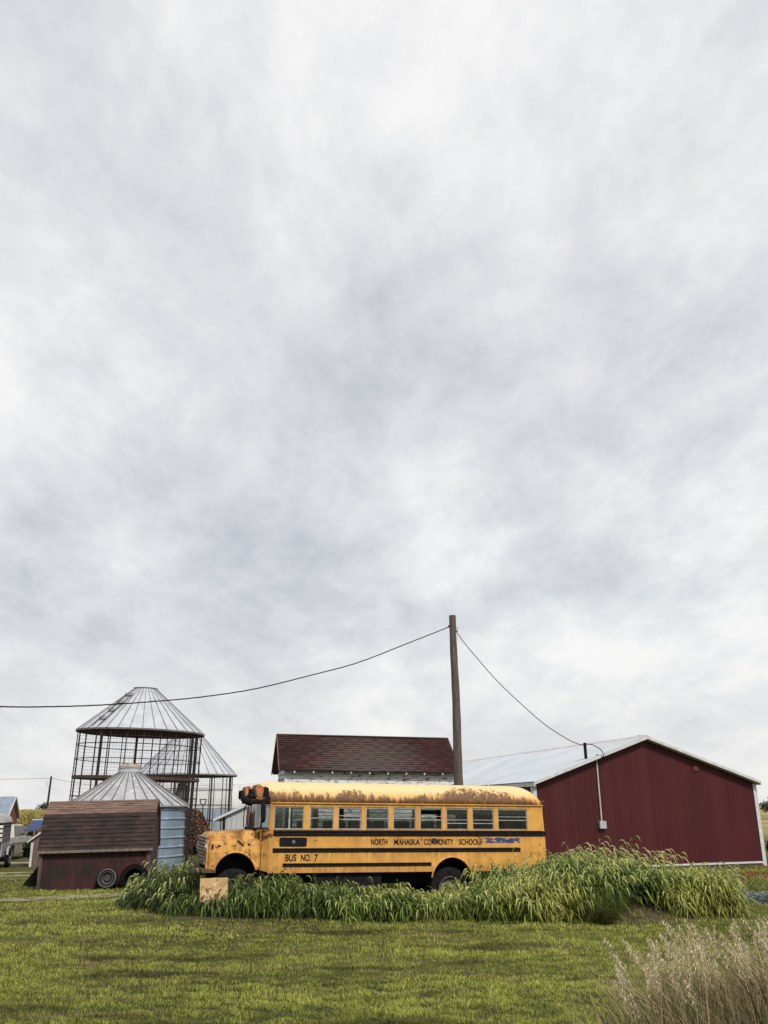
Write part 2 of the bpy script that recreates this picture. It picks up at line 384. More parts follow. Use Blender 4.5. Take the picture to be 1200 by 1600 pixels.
# ------------------------------------------------------------------ weeds
def foxtail(nb, hb, X, Y, H, wind=(.75, -.45), leaves=8, heads=.8, hl=.15, base=None, LL=1., out=None, hue=None):
    """nodding foxtail plants: nb gets stems and leaves, hb gets seed heads"""
    n = len(X); Z = (gz(X, Y) if base is None else base) - .02
    az = rng.random(n)*2*np.pi; wv = np.array([wind[0], wind[1], 0.])
    d = np.stack([np.cos(az), np.sin(az), np.zeros(n)], 1)*.45 + wv*(.55+.5*rng.random(n))[:, None]
    if out is not None: d = d*.75 + np.concatenate([out, np.zeros((n, 1))], 1)*1.5
    hue = np.zeros(n) if hue is None else hue
    d /= np.linalg.norm(d, axis=1, keepdims=True)
    B = np.stack([X, Y, Z], 1); lean = (.25+.35*rng.random(n))*H
    ts = np.linspace(0, 1, 6)
    P = B[:, None] + d[:, None]*(lean[:, None]*ts**2)[..., None] + np.array([0, 0, 1.])*(H[:, None]*(ts-.12*ts**3))[..., None]
    sd_ = np.stack([-d[:, 1], d[:, 0], np.zeros(n)], 1)
    nb.add(*ribbons(P, np.full((n, 6), .0032)*np.linspace(1.3, .6, 6), sd_, .3+.4*rng.random(n)))
    for k in range(leaves):
        t0 = .12+.83*(k+rng.random(n)*.8)/leaves
        q = B + d*(lean*t0**2)[:, None] + np.array([0, 0, 1.])*(H*(t0-.12*t0**3))[:, None]
        a2 = rng.random(n)*2*np.pi; dl = np.stack([np.cos(a2), np.sin(a2), np.zeros(n)], 1)*.8 + wv*.75
        dl /= np.linalg.norm(dl, axis=1, keepdims=True)
        Ln = (.22+.26*rng.random(n))*LL; el = .9+.5*rng.random(n)
        s_ = np.linspace(0, 1, 6)
        hor = Ln[:, None]*(s_*np.cos(el)[:, None]*.9 + .45*s_**2); ver = Ln[:, None]*(s_*np.sin(el)[:, None] - (.95+.5*rng.random(n))[:, None]*s_**2)
        Pl = q[:, None] + dl[:, None]*hor[..., None] + np.array([0, 0, 1.])*ver[..., None]
        wl = np.array([.35, .9, 1, .8, .5, .06])*(.0080+.0100*rng.random(n))[:, None]
        sl = np.stack([-dl[:, 1], dl[:, 0], .35*(rng.random(n)-.5)], 1)
        nb.add(*ribbons(Pl, wl, sl, np.clip(.02+.85*rng.random(n)**2.2+.8*hue, 0, 1)))
    k = rng.random(n) < heads; n2 = int(k.sum())
    q = P[k, -1]; dd = d[k]; s_ = np.linspace(0, 1, 7); L_ = hl*(.7+.6*rng.random(n2))
    Ph = q[:, None] + dd[:, None]*(L_[:, None]*(1.1*s_-.25*s_**2))[..., None] + np.array([0, 0, 1.])*(L_[:, None]*(.75*s_-1.45*s_**2))[..., None]
    Wh = np.array([.25, .8, 1, 1, .9, .65, .15])*(.0125+.005*rng.random(n2))[:, None]
    hb.add(*tubes(Ph, Wh, np.clip(.7*rng.random(n2)+hue[k]+.15, 0, 1)))
    # bristles: short hairs standing off each head
    for j in range(14):
        s0 = .08+.85*rng.random(n2); i = s0*6; i0 = np.minimum(i.astype(int), 5); f = (i-i0)[:, None]
        p0 = Ph[np.arange(n2), i0]*(1-f) + Ph[np.arange(n2), i0+1]*f
        r_ = rng.normal(size=(n2, 3)); r_ /= np.linalg.norm(r_, axis=1, keepdims=True)
        p1 = p0 + r_*.022 + dd*.006
        hb.add(*ribbons(np.stack([p0, p1], 1), np.tile([.0016, .0004], (n2, 1)), np.cross(r_, [0, .3, 1.]), rng.random(n2)))
weed_leaf = foliage('foxtail_leaf', (.012, .028, .007), (.40, .52, .10), (.40, .40, .09), .25, nscale=.7)
weed_head = foliage('foxtail_head', (.22, .30, .07), (.68, .66, .28), None, .3, .8)

def front(x):   # front edge of the weeds on the lawn
    return np.interp(x, [-8, -6.6, -5, -3, -1.5, -.6, 1, 3, 4.8, 6, 7.4, 8.6], [27.2, 24.4, 22.0, 21.2, 21.0, 20.55, 20.35, 20.2, 20.3, 20.9, 20.7, 22.3])
def total(x):   # height of the top of the weeds above the lawn
    return np.interp(x, [-7.2, -6.2, -5.1, -4.5, -3.6, -2.8, -2.0, -.9, -.3, .8, 1.6, 2.2, 3.0, 3.9, 4.9, 5.7, 6.2, 6.8, 7.3, 7.6, 7.9],
                        [.45, .95, 1.42, 1.0, .95, 1.02, 1.04, .86, .68, .62, .78, .98, 1.18, 1.40, 1.46, 1.35, .95, 1.02, .95, .65, .35])
def busside(x): return 22.0 + (x+4.28)*math.tan(R(17))
# (a) weeds in front of the bus
def bank(name, x0, x1, n, label, back, hs=1., leaves=8, heads=.8, lm=weed_leaf, hm=weed_head, wind=(.75, -.45), LL=1.):
    nb, hb = NB(), NB(); nt_ = max(6, int(n/24)); tx = x0+(x1-x0)*(np.arange(nt_)+rng.random(nt_))/nt_; tt = np.tile([.05, .5, .25, .8, .12, .65, .4], nt_)[:nt_]+.15*rng.random(nt_)
    ty = front(tx)+.12+(back(tx)-front(tx)-.12)*tt; ht = .72+.42*rng.random(nt_); hu = .38*(rng.random(nt_)-.45)
    i_ = rng.integers(0, nt_, n); off = rng.normal(size=(n, 2))*.15; stray = rng.random(n) < .12; off[stray] *= 2.4
    X = tx[i_]+off[:, 0]; Yy = ty[i_]+off[:, 1]; X = np.clip(X, x0-.2, x1+.2); f = front(X); k = back(X); Yy = np.clip(Yy, f-.05, k+.1)
    ol = np.linalg.norm(off, axis=1, keepdims=True)+1e-6; out = off/np.maximum(ol, .15)
    edge = np.clip((Yy-f)/.55, 0, 1); H = (total(X) - gz(X, Yy)*1.0)*(.50+.5*edge)*(.66+.30*rng.random(n)+.16*np.sin(X*3.1+1.7*np.sin(Yy*2.3))*np.sin(Yy*2.9+X*1.3))*hs*ht[i_]*np.where(rng.random(n) < .04, 1.25, 1)
    H = np.clip(H, .18, None)
    # bare earth where the heap's face shows
    ok = ~((((X-5.55)/.62)**2 + ((Yy-20.75)/.62)**2) < 1)
    ok &= ~(((X > -4.75) & (X < -3.55)) & (Yy > 21.0) & (rng.random(n) < .62))
    X, Yy, H, out, hue = X[ok], Yy[ok], H[ok], out[ok], hu[i_][ok]
    foxtail(nb, hb, X, Yy, H, wind, leaves, heads, LL=LL, hl=.17, out=out, hue=hue)
    root = nb.build(name, lm); h_ = hb.build('seed_head', hm, root); h_['kind'] = 'stuff'
    prop(root, label, 'weeds', kind='stuff'); return root
dark_leaf = foliage('dark_foxtail_leaf', (.010, .022, .007), (.20, .28, .06), (.13, .18, .04), .22)
bank('foxtail_weeds', -4.6, -.9, 860, 'dark green nodding foxtail weeds below the BUS NO. 7 lettering', lambda x: busside(x)-.1, heads=.4, leaves=9, lm=dark_leaf, hm=foliage('green_head', (.12, .17, .04), (.45, .46, .18), None, .3, .8))
bank('foxtail_weeds', -1.0, 2.4, 820, 'lower band of lighter green foxtail weeds below the school lettering of the bus', lambda x: busside(x)-.1, heads=.5, leaves=9)
bank('foxtail_weeds', 2.3, 6.05, 1700, 'tall pale green heap of foxtail weeds behind the rear wheel of the bus', lambda x: np.minimum(busside(x)-.1, 24.6), leaves=8, heads=.8)
bank('foxtail_weeds', 5.85, 7.35, 760, 'lower clump of foxtail weeds in front of the red metal barn', lambda x: np.full_like(x, 23.0), leaves=9, heads=.55)
bank('broadleaf_weeds', -6.75, -4.55, 800, 'leafy weeds growing between the red shed and the nose of the bus', lambda x: front(x)+2.0, leaves=12, heads=.25, wind=(.1, -.3), LL=.62, lm=foliage('broadleaf', (.014, .030, .009), (.24, .30, .08), None, .25))
nb, hb = NB(), NB(); n = 85; X = 2.9+3.5*rng.random(n)**.8; Yy = 22.3+.9*rng.random(n); H = np.interp(X, [2.9, 4, 5, 5.8, 6.4], [.62, .86, .92, .92, .85])*(.85+.35*rng.random(n))
foxtail(nb, hb, X, Yy, H, (1.1, -.15), 3, 1., .23); o = nb.build('foxtail_stems', weed_leaf); q = hb.build('seed_head', foliage('ripe_head', (.42, .36, .18), (.72, .62, .38), None, .4, .8), o); q['kind'] = 'stuff'
prop(o, 'tall arching foxtail stems with ripe pale heads along the top of the weedy heap', 'weeds', kind='stuff')
# a row behind the bus, seen between wheels and above the bonnet line only from other places
nb, hb = NB(), NB(); n = 260; X = rng.random(n)*8-4; Yy = busside(X)+2.6+rng.random(n)*.8
foxtail(nb, hb, X, Yy, .5+.3*rng.random(n)); o = nb.build('foxtail_weeds', weed_leaf); q = hb.build('seed_head', weed_head, o); q['kind'] = 'stuff'
prop(o, 'thin row of foxtail weeds growing along the far side of the yellow bus', 'weeds', kind='stuff')
# (b) feathery shrub at the foot of the heap
def feathery(name, cx, cy, h, r, n, label, mat, cat='shrub'):
    nb = NB(); az = rng.random(n)*2*np.pi; rr = r*np.sqrt(rng.random(n)); B = np.stack([cx+.25*rr*np.cos(az), cy+.25*rr*np.sin(az), np.full(n, G(cx, cy)-.02)], 1)
    d = np.stack([np.cos(az), np.sin(az), np.zeros(n)], 1); hh = h*(.55+.45*rng.random(n)); ts = np.linspace(0, 1, 6)
    P = B[:, None] + d[:, None]*(rr[:, None]*ts**1.3)[..., None] + np.array([0, 0, 1.])*(hh[:, None]*(ts-.1*ts**2))[..., None]
    nb.add(*ribbons(P, np.full((n, 6), .003), np.stack([-d[:, 1], d[:, 0], 0*az], 1), .3*rng.random(n)))
    for k in range(26):
        t0 = .2+.8*rng.random(n); i = t0*5; i0 = np.minimum(i.astype(int), 4); f = (i-i0)[:, None]
        p0 = P[np.arange(n), i0]*(1-f)+P[np.arange(n), i0+1]*f; r_ = rng.normal(size=(n, 3))+d*.6+np.array([0, 0, .6]); r_ /= np.linalg.norm(r_, axis=1, keepdims=True)
        Ln = .05+.07*rng.random(n); nb.add(*ribbons(np.stack([p0, p0+r_*Ln[:, None]*.5, p0+r_*Ln[:, None]], 1), np.tile([.002, .005, .001], (n, 1)), np.cross(r_, [.2, .3, 1.]), rng.random(n)))
    o = nb.build(name, mat); prop(o, label, cat); return o
feathery('shrub', 4.45, 20.25, .72, .55, 150, 'small feathery olive shrub at the foot of the weedy heap', foliage('feathery_leaf', (.06, .085, .022), (.22, .25, .07), None, .3))
# clods on the bare earth
m = MB()
for i in range(60):
    x = 5.4+random.gauss(0, .35); y = 20.75+random.gauss(0, .3); r = random.uniform(.015, .06); z = G(x, y)+r*.2
    m.lathe([(0.0, -r*.7), (r*.8, -r*.4), (r, 0), (r*.7, r*.5), (0, r*.62)], 6, (x, y, z), ph=random.random()*3)
prop(m.build('soil_clods', M('clod_soil', (.10, .07, .05), (.055, .038, .028), 9, rough=.95, bump=.5), smooth=50), 'loose brown clods of earth below the weedy heap', 'soil', kind='stuff')

# (c) dry grass on the bank at the photographer's feet
def drygrass():
    nb, hb = NB(), NB()
    n = 5000; Y0 = 6.0+4.2*rng.random(n); lim = np.interp(Y0, [6, 8, 10.2], [1.5, 2.08, 2.85]); X0 = lim + (3.4)*rng.random(n)**1.15 + .25*rng.normal(size=n)
    H = (.62+.60*rng.random(n))*np.clip(.85+.18*(X0-lim), .5, 1.35); Z = gz(X0, Y0)-.02
    az = rng.random(n)*2*np.pi; d = np.stack([np.cos(az), np.sin(az), 0*az], 1)*.7+np.array([-.35, 0, 0]); ts = np.linspace(0, 1, 7)
    B = np.stack([X0, Y0, Z], 1); ln = (.10+.95*rng.random(n)**1.6)*H
    P = B[:, None]+d[:, None]*(ln[:, None]*ts**1.8)[..., None]+np.array([0, 0, 1.])*(H[:, None]*(ts-.22*ts**2.5))[..., None]
    W = np.array([.8, 1, 1, .9, .7, .45, .08])*(.0035+.0075*rng.random(n)**2)[:, None]
    nb.add(*ribbons(P, W, np.stack([-d[:, 1], d[:, 0], .3*(rng.random(n)-.5)], 1), rng.random(n)))
    # stalks with loose feathery plumes
    n = 230; Y0 = 6.3+3.4*rng.random(n); lim = np.interp(Y0, [6, 8, 10.2], [1.45, 2.0, 2.75]); X0 = lim+3.3*rng.random(n)
    H = (.78+.45*rng.random(n))*np.clip(.80+.16*(X0-lim), .75, 1.3); Z = gz(X0, Y0)
    az = rng.random(n)*2*np.pi; d = np.stack([np.cos(az), np.sin(az), 0*az], 1)*.6+np.array([-.45, 0, 0]); ln = (.10+.45*rng.random(n))*H
    B = np.stack([X0, Y0, Z], 1)
    P = B[:, None]+d[:, None]*(ln[:, None]*ts**2)[..., None]+np.array([0, 0, 1.])*(H[:, None]*ts)[..., None]
    nb.add(*ribbons(P, np.full((n, 7), .0022), np.stack([-d[:, 1], d[:, 0], 0*az], 1), .5+.5*rng.random(n)))
    for k in range(100):
        t0 = .76+.24*rng.random(n)**.8; i = t0*6; i0 = np.minimum(i.astype(int), 5); f = (i-i0)[:, None]
        p0 = P[np.arange(n), i0]*(1-f)+P[np.arange(n), i0+1]*f; spread = (.042*(1-((t0-.87)/.14)**2).clip(.1, 1))[:, None]
        r_ = rng.normal(size=(n, 3)); r_ /= np.linalg.norm(r_, axis=1, keepdims=True); p1 = p0+r_*spread*rng.random(n)[:, None]+np.array([0, 0, .02])
        p2 = p1+r_*.014+np.array([-.006, 0, -.016])
        hb.add(*ribbons(np.stack([p0*.25+p1*.75, p1, p2], 1), np.tile([.0012, .0038, .001], (n, 1)), np.cross(r_, [.1, .2, 1.]), rng.random(n)))
    o = nb.build('dry_grass', foliage('dry_leaf', (.035, .028, .014), (.48, .36, .21), (.10, .12, .035), .25, .7, 1.3))
    h_ = hb.build('plume', foliage('dry_plume', (.42, .34, .19), (.78, .69, .48), None, .35, .9), o); h_['kind'] = 'stuff'
    prop(o, 'dry brown grass with pale feathery plumes in the near right corner', 'dry grass', kind='stuff')
drygrass()

# ------------------------------------------------------------------ the school bus
YAW = R(17)
bus = empty('school_bus', (-4.28, 22.0, .05), (0, 0, 0), 'old yellow school bus lettered BUS NO. 7 standing in tall weeds', 'bus')
_ex = Vector((math.cos(YAW)*math.cos(R(1.2)), math.sin(YAW)*math.cos(R(1.2)), -math.sin(R(1.2)))); _ey = Vector((-math.sin(YAW), math.cos(YAW), 0)); _ez = _ex.cross(_ey)
bus.rotation_euler = Matrix((_ex, _ey, _ez)).transposed().to_euler()
BW = 2.32; YEL = (.80, .40, .045)
def bus_yellow(name, roof=False):
    m, t, b = newmat(name); N = NT(t); x, y, z = N.xyz()
    c = N.mix(N.ramp(N.noise(1.7, 7, .62, (1, 1, 2)), .38, .66), (.67, .355, .078), (.55, .275, .058))
    # runs of dirt down the side
    c = N.mix(N.ramp(N.noise(3.2, 7, .7, (2.2, 1, .35), (2, 0, 1)), .52, .72, 0, .75), c, (.33, .15, .035))
    c = N.mix(N.ramp(N.noise(9, 8, .7, (1, 1, 1), (5, 0, 1)), .61, .68, 0, .85), c, (.17, .07, .03))
    c = N.mix(N.ramp(N.noise(1.4, 6, .6, (1.6, 1, .25), (8, 3, 1)), .46, .62, 0, .6), c, (.42, .20, .055))
    nose = N.math('MULTIPLY', N.ramp(x, 1.62, 1.30), 1.)
    if not roof:
        c = N.mix(N.math('MULTIPLY', nose, N.ramp(N.noise(3.1, 8, .7, (1, 1, 1.6), (1, 9, 4)), .50, .62, 0, .7)), c, (.36, .15, .04))
        c = N.mix(N.math('MULTIPLY', nose, N.ramp(N.noise(7, 8, .72, (1, 1, 1), (4, 2, 9)), .55, .60, 0, .9)), c, (.11, .05, .028))
    if roof:
        c = N.mix(N.ramp(z, 2.55, 2.80), c, (.73, .53, .27))     # paler cream towards the top
        edge = N.math('ADD', z, N.math('MULTIPLY', N.math('SUBTRACT', N.noise(5.5, 8, .72, (1.7, 1, .16)), .5), -.80))
        edge = N.math('ADD', edge, N.math('MULTIPLY', N.math('SUBTRACT', N.noise(.9, 4, .6, (1, 1, .1), (3, 0, 0)), .5), -1.0))
        band = N.ramp(edge, 2.74, 2.64)
        grain = N.ramp(N.noise(20, 8, .78, (1.6, 1, .5)), .33, .50)
        c = N.mix(N.math('MULTIPLY', band, .75, True), c, (.36, .175, .05))
        c = N.mix(N.math('MULTIPLY', band, grain, True), c, (.115, .055, .024))
    else:
        # old blue paint showing where the yellow has flaked off
        def win(x0, x1, z0, z1, thr, loc, sc_=4.2, st=(1, 1, 2.4)):
            f = N.math('MULTIPLY', N.ramp(x, x0-.12, x0+.12), N.ramp(x, x1+.12, x1-.12))
            g = N.math('MULTIPLY', N.ramp(z, z0-.02, z0+.02), N.ramp(z, z1+.02, z1-.02))
            n = N.math('ADD', N.noise(sc_, 6, .62, st, loc), N.math('MULTIPLY', N.math('SUBTRACT', N.math('MULTIPLY', f, g), 1), .5))
            return N.ramp(n, thr, thr+.012), N.ramp(n, thr-.016, thr-.004)
        for a_ in ((6.72, 8.05, 1.54, 1.69, .465, (1.3, 0, 2.2)), (1.66, 1.82, 1.50, 1.66, .49, (0, 3, 1), 9), (8.38, 8.5, 1.56, 1.68, .47, (4, 1, 0), 9), (5.45, 5.95, 1.60, 1.69, .47, (8, 1, 0)), (2.5, 2.9, 1.53, 1.64, .60, (2, 6, 0), 6)):
            inner, rim = win(*a_)
            c = N.mix(rim, c, (.16, .06, .03)); c = N.mix(inner, c, (.02, .045, .16) if a_[0] != 2.5 else (.05, .03, .02))
        for zr in (1.86, 1.71, 1.34, 1.03, 2.45):
            st_ = N.math('MULTIPLY', N.ramp(z, zr-.16, zr), N.ramp(z, zr+.004, zr))
            c = N.mix(N.math('MULTIPLY', st_, N.ramp(N.noise(6, 7, .7, (1.8, 1, .15), (zr*7, 0, 0)), .46, .64, 0, .75)), c, (.20, .09, .03))
        low = N.math('MULTIPLY', N.ramp(z, 1.12, .85), N.ramp(N.noise(4, 7, .7, (1.3, 1, .7), (0, 7, 0)), .40, .60))
        c = N.mix(N.math('MULTIPLY', low, .75), c, (.30, .13, .04))
    N.l(c, b.inputs['Base Color']); b.inputs['Roughness'].default_value = .62; b.inputs['Specular IOR Level'].default_value = .3
    N.bump(b, N.noise(35, 5, .6), .12, .01)
    return m
MAT['yel'] = bus_yellow('faded_yellow_paint'); MAT['yelroof'] = bus_yellow('faded_yellow_roof', True)

WS = [(2.47+.6986*i, 2.47+.6986*i+.585) for i in range(7)] + [(7.36, 8.18)]
RA = (6.09, .70, .535)                                    # rear wheel arch: s, z, r
def skirt_z(s):
    d = RA[2]**2-(s-RA[0])**2
    return max(.90, RA[1]+math.sqrt(d)) if d > 0 else .90
def wside(w0, sgn):
    """one side of the passenger body, w0 outer face"""
    m = MB(); th = .05*sgn
    def slab(pts): m.poly([(p[0], w0, p[1]) for p in pts], (0, th, 0))
    xs_ = [1.5, 3.0, 5.5] + [RA[0]+RA[2]*math.cos(math.pi-math.pi*i/16) for i in range(17)] + [7.4, 8.62]
    for a_, b__ in zip(xs_[:-1], xs_[1:]):
        slab([(a_, skirt_z(a_)), (b__, skirt_z(b__)), (b__, 1.862), (a_, 1.862)])
    # posts and header
    ed = [1.56, 1.60] if False else []
    op = [(1.60, 2.32)]+WS
    px_ = 1.5
    for (a_, b__) in op + [(8.62, 8.62)]:
        if a_ > px_: slab([(px_, 1.862), (a_, 1.862), (a_, 2.385), (px_, 2.385)])
        px_ = b__
    slab([(1.5, 2.385), (8.62, 2.385), (8.62, 2.47), (1.5, 2.47)])
    return m
m = wside(0, 1); m2 = wside(BW, -1); m.add(m2.v, m2.f)
# rear wall with rounded corners, floor
prof = [(8.60, 0.0), (8.70, .05), (8.76, .20), (8.80, .6), (8.80, BW-.6), (8.76, BW-.20), (8.70, BW-.05), (8.60, BW)]
for (z0, z1, k) in ((.90, 1.86, .0), (1.86, 2.385, .03), (2.385, 2.47, .075)):
    k2 = {.0: .02, .03: .065, .075: .09}[k]
    for i in range(len(prof)-1):
        if z0 == 1.86 and 3 <= i <= 3: continue
        a_, b__ = prof[i], prof[i+1]
        m.add([(a_[0]-k, a_[1], z0), (b__[0]-k, b__[1], z0), (b__[0]-k2, b__[1], z1), (a_[0]-k2, a_[1], z1)], [(0, 1, 2, 3)])
        m.add([(a_[0]-k-.04, a_[1], z0), (b__[0]-k-.04, b__[1], z0), (b__[0]-k2-.04, b__[1], z1), (a_[0]-k2-.04, a_[1], z1)], [(3, 2, 1, 0)])
m.box((1.45, .05, 1.02), (5.5, BW-.05, 1.08)); m.box((5.5, .78, 1.02), (6.68, BW-.78, 1.08)); m.box((6.68, .05, 1.02), (8.6, BW-.05, 1.08))
m.box((1.47, .05, 1.08), (1.5, BW-.05, 1.88))
# panel seams and rivets
for s in (3.18, 4.72, 6.85): m.box((s-.006, -.006, 1.455), (s+.006, .0, 1.705)); m.box((s-.006, -.006, 1.12 if s < 5.4 else 1.25), (s+.006, .0, 1.34))
for k in range(60):
    s = 1.7+k*.116
    for z in (1.475, 1.69): m.box((s, -.004, z), (s+.012, 0, z+.012))
body = m.build('body', MAT['yel'], bus, recalc=True)
# roof
def roofpt(s, a):
    """a: -1 near side .. 1 far side"""
    fr = np.clip((s-1.14)/.42, 0, 1); re = np.clip((8.66-s)/.50, 0, 1)
    k = math.sqrt(max(0, 1-(1-fr)**2))*.82+.18; k = k if s < 4 else 1
    kr = math.sqrt(max(0, 1-(1-re)**2)) if s > 4 else 1
    kk = min(k, kr); side = 1-.10*(1-fr)**2*(s < 4) - .055*(1-re)**2*(s > 4)
    t = abs(a); an = t*math.pi/2
    hw = BW/2+.012
    y = math.copysign(math.sin(an)**.80, a)*hw*side if a else 0
    zz = 2.455 + (.50*math.cos(an)**.72 if t < 1 else 0)*kk
    return (s, BW/2+y, zz)
ss = [1.14, 1.16, 1.20, 1.27, 1.37, 1.56, 2.6, 3.6, 4.6, 5.6, 6.6, 7.6, 8.16, 8.32, 8.45, 8.55, 8.62, 8.655, 8.66]
aa = [math.copysign(1-(1-abs(i)/12)**1.0, i) for i in range(-12, 13)]
m = MB(); m.grid(roofpt, ss, aa); roof = m.build('roof', MAT['yelroof'], bus, smooth=50, solid=.03)
m = MB()
for s in (3.2, 4.85, 6.5, 8.1): m.tube([tuple(Vector(roofpt(s, a_))+Vector((0, 0, .004))) for a_ in aa], .011, 5)
m.build('roof_seam', MAT['yelroof'], roof)
# black corner patch of the rear dome, marker lamp
m = MB(); p = Vector((8.60, -.03, 2.56)); m.box((8.58, -.035, 2.545), (8.66, .02, 2.585)); m.build('marker_lamp', M('red_lens', (.25, .03, .02), (.12, .02, .02), 9, rough=.3), bus, bevel=.008)
# drip rail
m = MB(); m.box((1.50, -.035, 2.452), (8.60, .0, 2.478)); m.box((1.5, BW, 2.452), (8.60, BW+.035, 2.478)); m.build('drip_rail', MAT['yel'], bus, bevel=.005)
# rub rails
def rail(z0, z1, s0, s1, name='rub_rail'):
    for wy, d_ in ((0, -1), (BW, 1)):
        m = MB()
        for k in range(2):
            za = z0+(z1-z0)*(.04+.52*k); zb = za+(z1-z0)*.42
            pr = [(0, za), (.016, za+.006), (.022, (za+zb)/2), (.016, zb-.006), (0, zb)]
            m.add([(s0, wy+d_*p[0]+d_*.001, p[1]) for p in pr]+[(s1, wy+d_*p[0]+d_*.001, p[1]) for p in pr], [(i, i+1, i+6, i+5) for i in range(4)]+[(0, 1, 2, 3, 4), (9, 8, 7, 6, 5)])
        m.box((s0, min(wy, wy+d_*.008), z0+.002), (s1, max(wy, wy+d_*.008), z1-.002))
        m.build(name, MAT['black'], bus, smooth=30)
rail(1.71, 1.852, 1.60, 8.60); rail(1.345, 1.45, 1.60, 7.95); rail(1.03, 1.115, 1.85, 5.55)
m = MB(); m.add([(p[0]+.006, p[1]+(-.012 if p[1] < 1 else .012), z) for p in prof for z in (1.725, 1.84)], [(2*i, 2*i+1, 2*i+3, 2*i+2) for i in range(len(prof)-1)]); m.build('rear_band', MAT['black'], bus)
# windows
def window(s0, s1, wy, d_, style):
    z0, z1 = 1.868, 2.380; o_ = wy - d_*.018; fw = .022
    m = MB()
    def bar(a_, b__, c_, e__, th=.02): m.box((a_, min(o_, o_-d_*th), c_), (b__, max(o_, o_-d_*th), e__))
    if style == 'slider':
        bar(s0, s1, z0, z0+fw); bar(s0, s1, z1-fw, z1); bar(s0, s0+fw, z0+fw, z1-fw); bar(s1-fw, s1, z0+fw, z1-fw)
        c_ = s0+(s1-s0)*.52; bar(c_-.02, c_+.02, z0+fw, z1-fw, .028)
    else:
        bar(s0, s1, z0, z0+fw); bar(s0, s1, z1-fw*1.4, z1); bar(s0, s0+fw, z0+fw, z1-fw*1.4); bar(s1-fw, s1, z0+fw, z1-fw*1.4)
        zm = {'shut': 2.125, 'open': 2.10, 'low': 2.02, 'wide': 2.10}[style]
        bar(s0+fw, s1-fw, zm-.010, zm+.010, .028)
        if style in ('open', 'low', 'wide'): bar(s0+fw, s1-fw, zm+.075, zm+.090, .034)
    fr = m.build('window_frame', MAT['alu'], bus)
    p = MB(); q = o_-d_*.012
    if style == 'open': p.box((s0+fw, min(q, q+.004), z0+fw), (s1-fw, max(q, q+.004), 2.10))
    else: p.box((s0+fw, min(q, q+.004), z0+fw), (s1-fw, max(q, q+.004), z1-fw*1.4))
    p.build('pane', MAT['glass'], fr)
    if style in ('low', 'wide'):
        p = MB(); p.box((s0+fw, min(q-d_*.012, q-d_*.02), z1-.15), (s1-fw, max(q-d_*.012, q-d_*.02), z1-.035)); p.build('blind', M('cream_blind', (.50, .44, .32), (.36, .31, .22), 4, rough=.8), fr)
sty = ['shut', 'open', 'shut', 'shut', 'open', 'low', 'low', 'wide']
for wy, d_ in ((0, -1), (BW, 1)):
    window(1.60, 2.32, wy, d_, 'slider')
    for (a_, b__), st in zip(WS, sty): window(a_, b__, wy, d_, st)
m = MB(); m.box((8.745, .62, 1.88), (8.755, BW-.62, 2.37)); m.build('rear_window', MAT['glass'], bus)
# seats, driver
for i in range(8):
    for w0, w1 in ((.10, .98), (BW-.98, BW-.10)):
        s = 2.95+i*.685; m = MB(); m.box((s, w0, 1.45), (s+.38, w1, 1.55)); m.box((s+.34, w0, 1.50), (s+.44, w1, 2.06)); m.box((s+.1, w0+.1, 1.08), (s+.3, w1-.1, 1.45))
        m.build('seat', MAT['seat'], bus, bevel=.04)
m = MB(); m.box((1.95, .25, 1.40), (2.35, .80, 1.52)); m.box((2.3, .27, 1.5), (2.4, .78, 2.05)); m.build('driver_seat', MAT['seat'], bus, bevel=.04)
m = MB(); c0 = Vector((1.70, .52, 1.98)); m.tube([c0+Vector((.10*math.cos(t_)*.6, .21*math.sin(t_), .2*math.cos(t_))) for t_ in [i*math.pi/10 for i in range(20)]], .014, 6, closed=True)
m.tube([(1.45, .52, 1.65), (1.70, .52, 1.98)], .02, 6); m.build('steering_wheel', MAT['black'], bus, smooth=40)
# lettering
def text(body_, s0, z0, s1, z1, parent, y=-.0035, mat=None, ext=.0012):
    cu = bpy.data.curves.new('lettering', 'FONT'); cu.body = body_; cu.size = 1; cu.extrude = 0; cu.offset = .028
    to = bpy.data.objects.new('tmp', cu); COL.objects.link(to); bpy.context.view_layer.update()
    me = bpy.data.meshes.new_from_object(to.evaluated_get(bpy.context.evaluated_depsgraph_get())); bpy.data.objects.remove(to)
    xs_ = [v.co.x for v in me.vertices]; ys_ = [v.co.y for v in me.vertices]; x0, x1, y0, y1 = min(xs_), max(xs_), min(ys_), max(ys_)
    for v in me.vertices: v.co = ((v.co.x-x0)/(x1-x0)*(s1-s0)+s0, y, (v.co.y-y0)/(y1-y0)*(z1-z0)+z0)
    me.name = 'lettering'; me.materials.clear(); me.materials.append(mat or MAT['black'])
    o = bpy.data.objects.new('lettering', me); COL.objects.link(o); o.parent = parent; return o
for t_, a_, b__ in (('NORTH', 4.0, 4.42), ('MAHASKA', 4.59, 5.25), ('COMMUNITY', 5.36, 6.14), ('SCHOOLS', 6.28, 6.90)): text(t_, a_, 1.513, b__, 1.652, body)
for t_, a_, b__ in (('BUS', 1.91, 2.17), ('NO.', 2.28, 2.52), ('7', 2.61, 2.69)): text(t_, a_, 1.155, b__, 1.312, body)
m = MB(); m.box((5.28, -.004, 1.62), (5.305, -.001, 1.655)); m.build('lettering', MAT['black'], body)
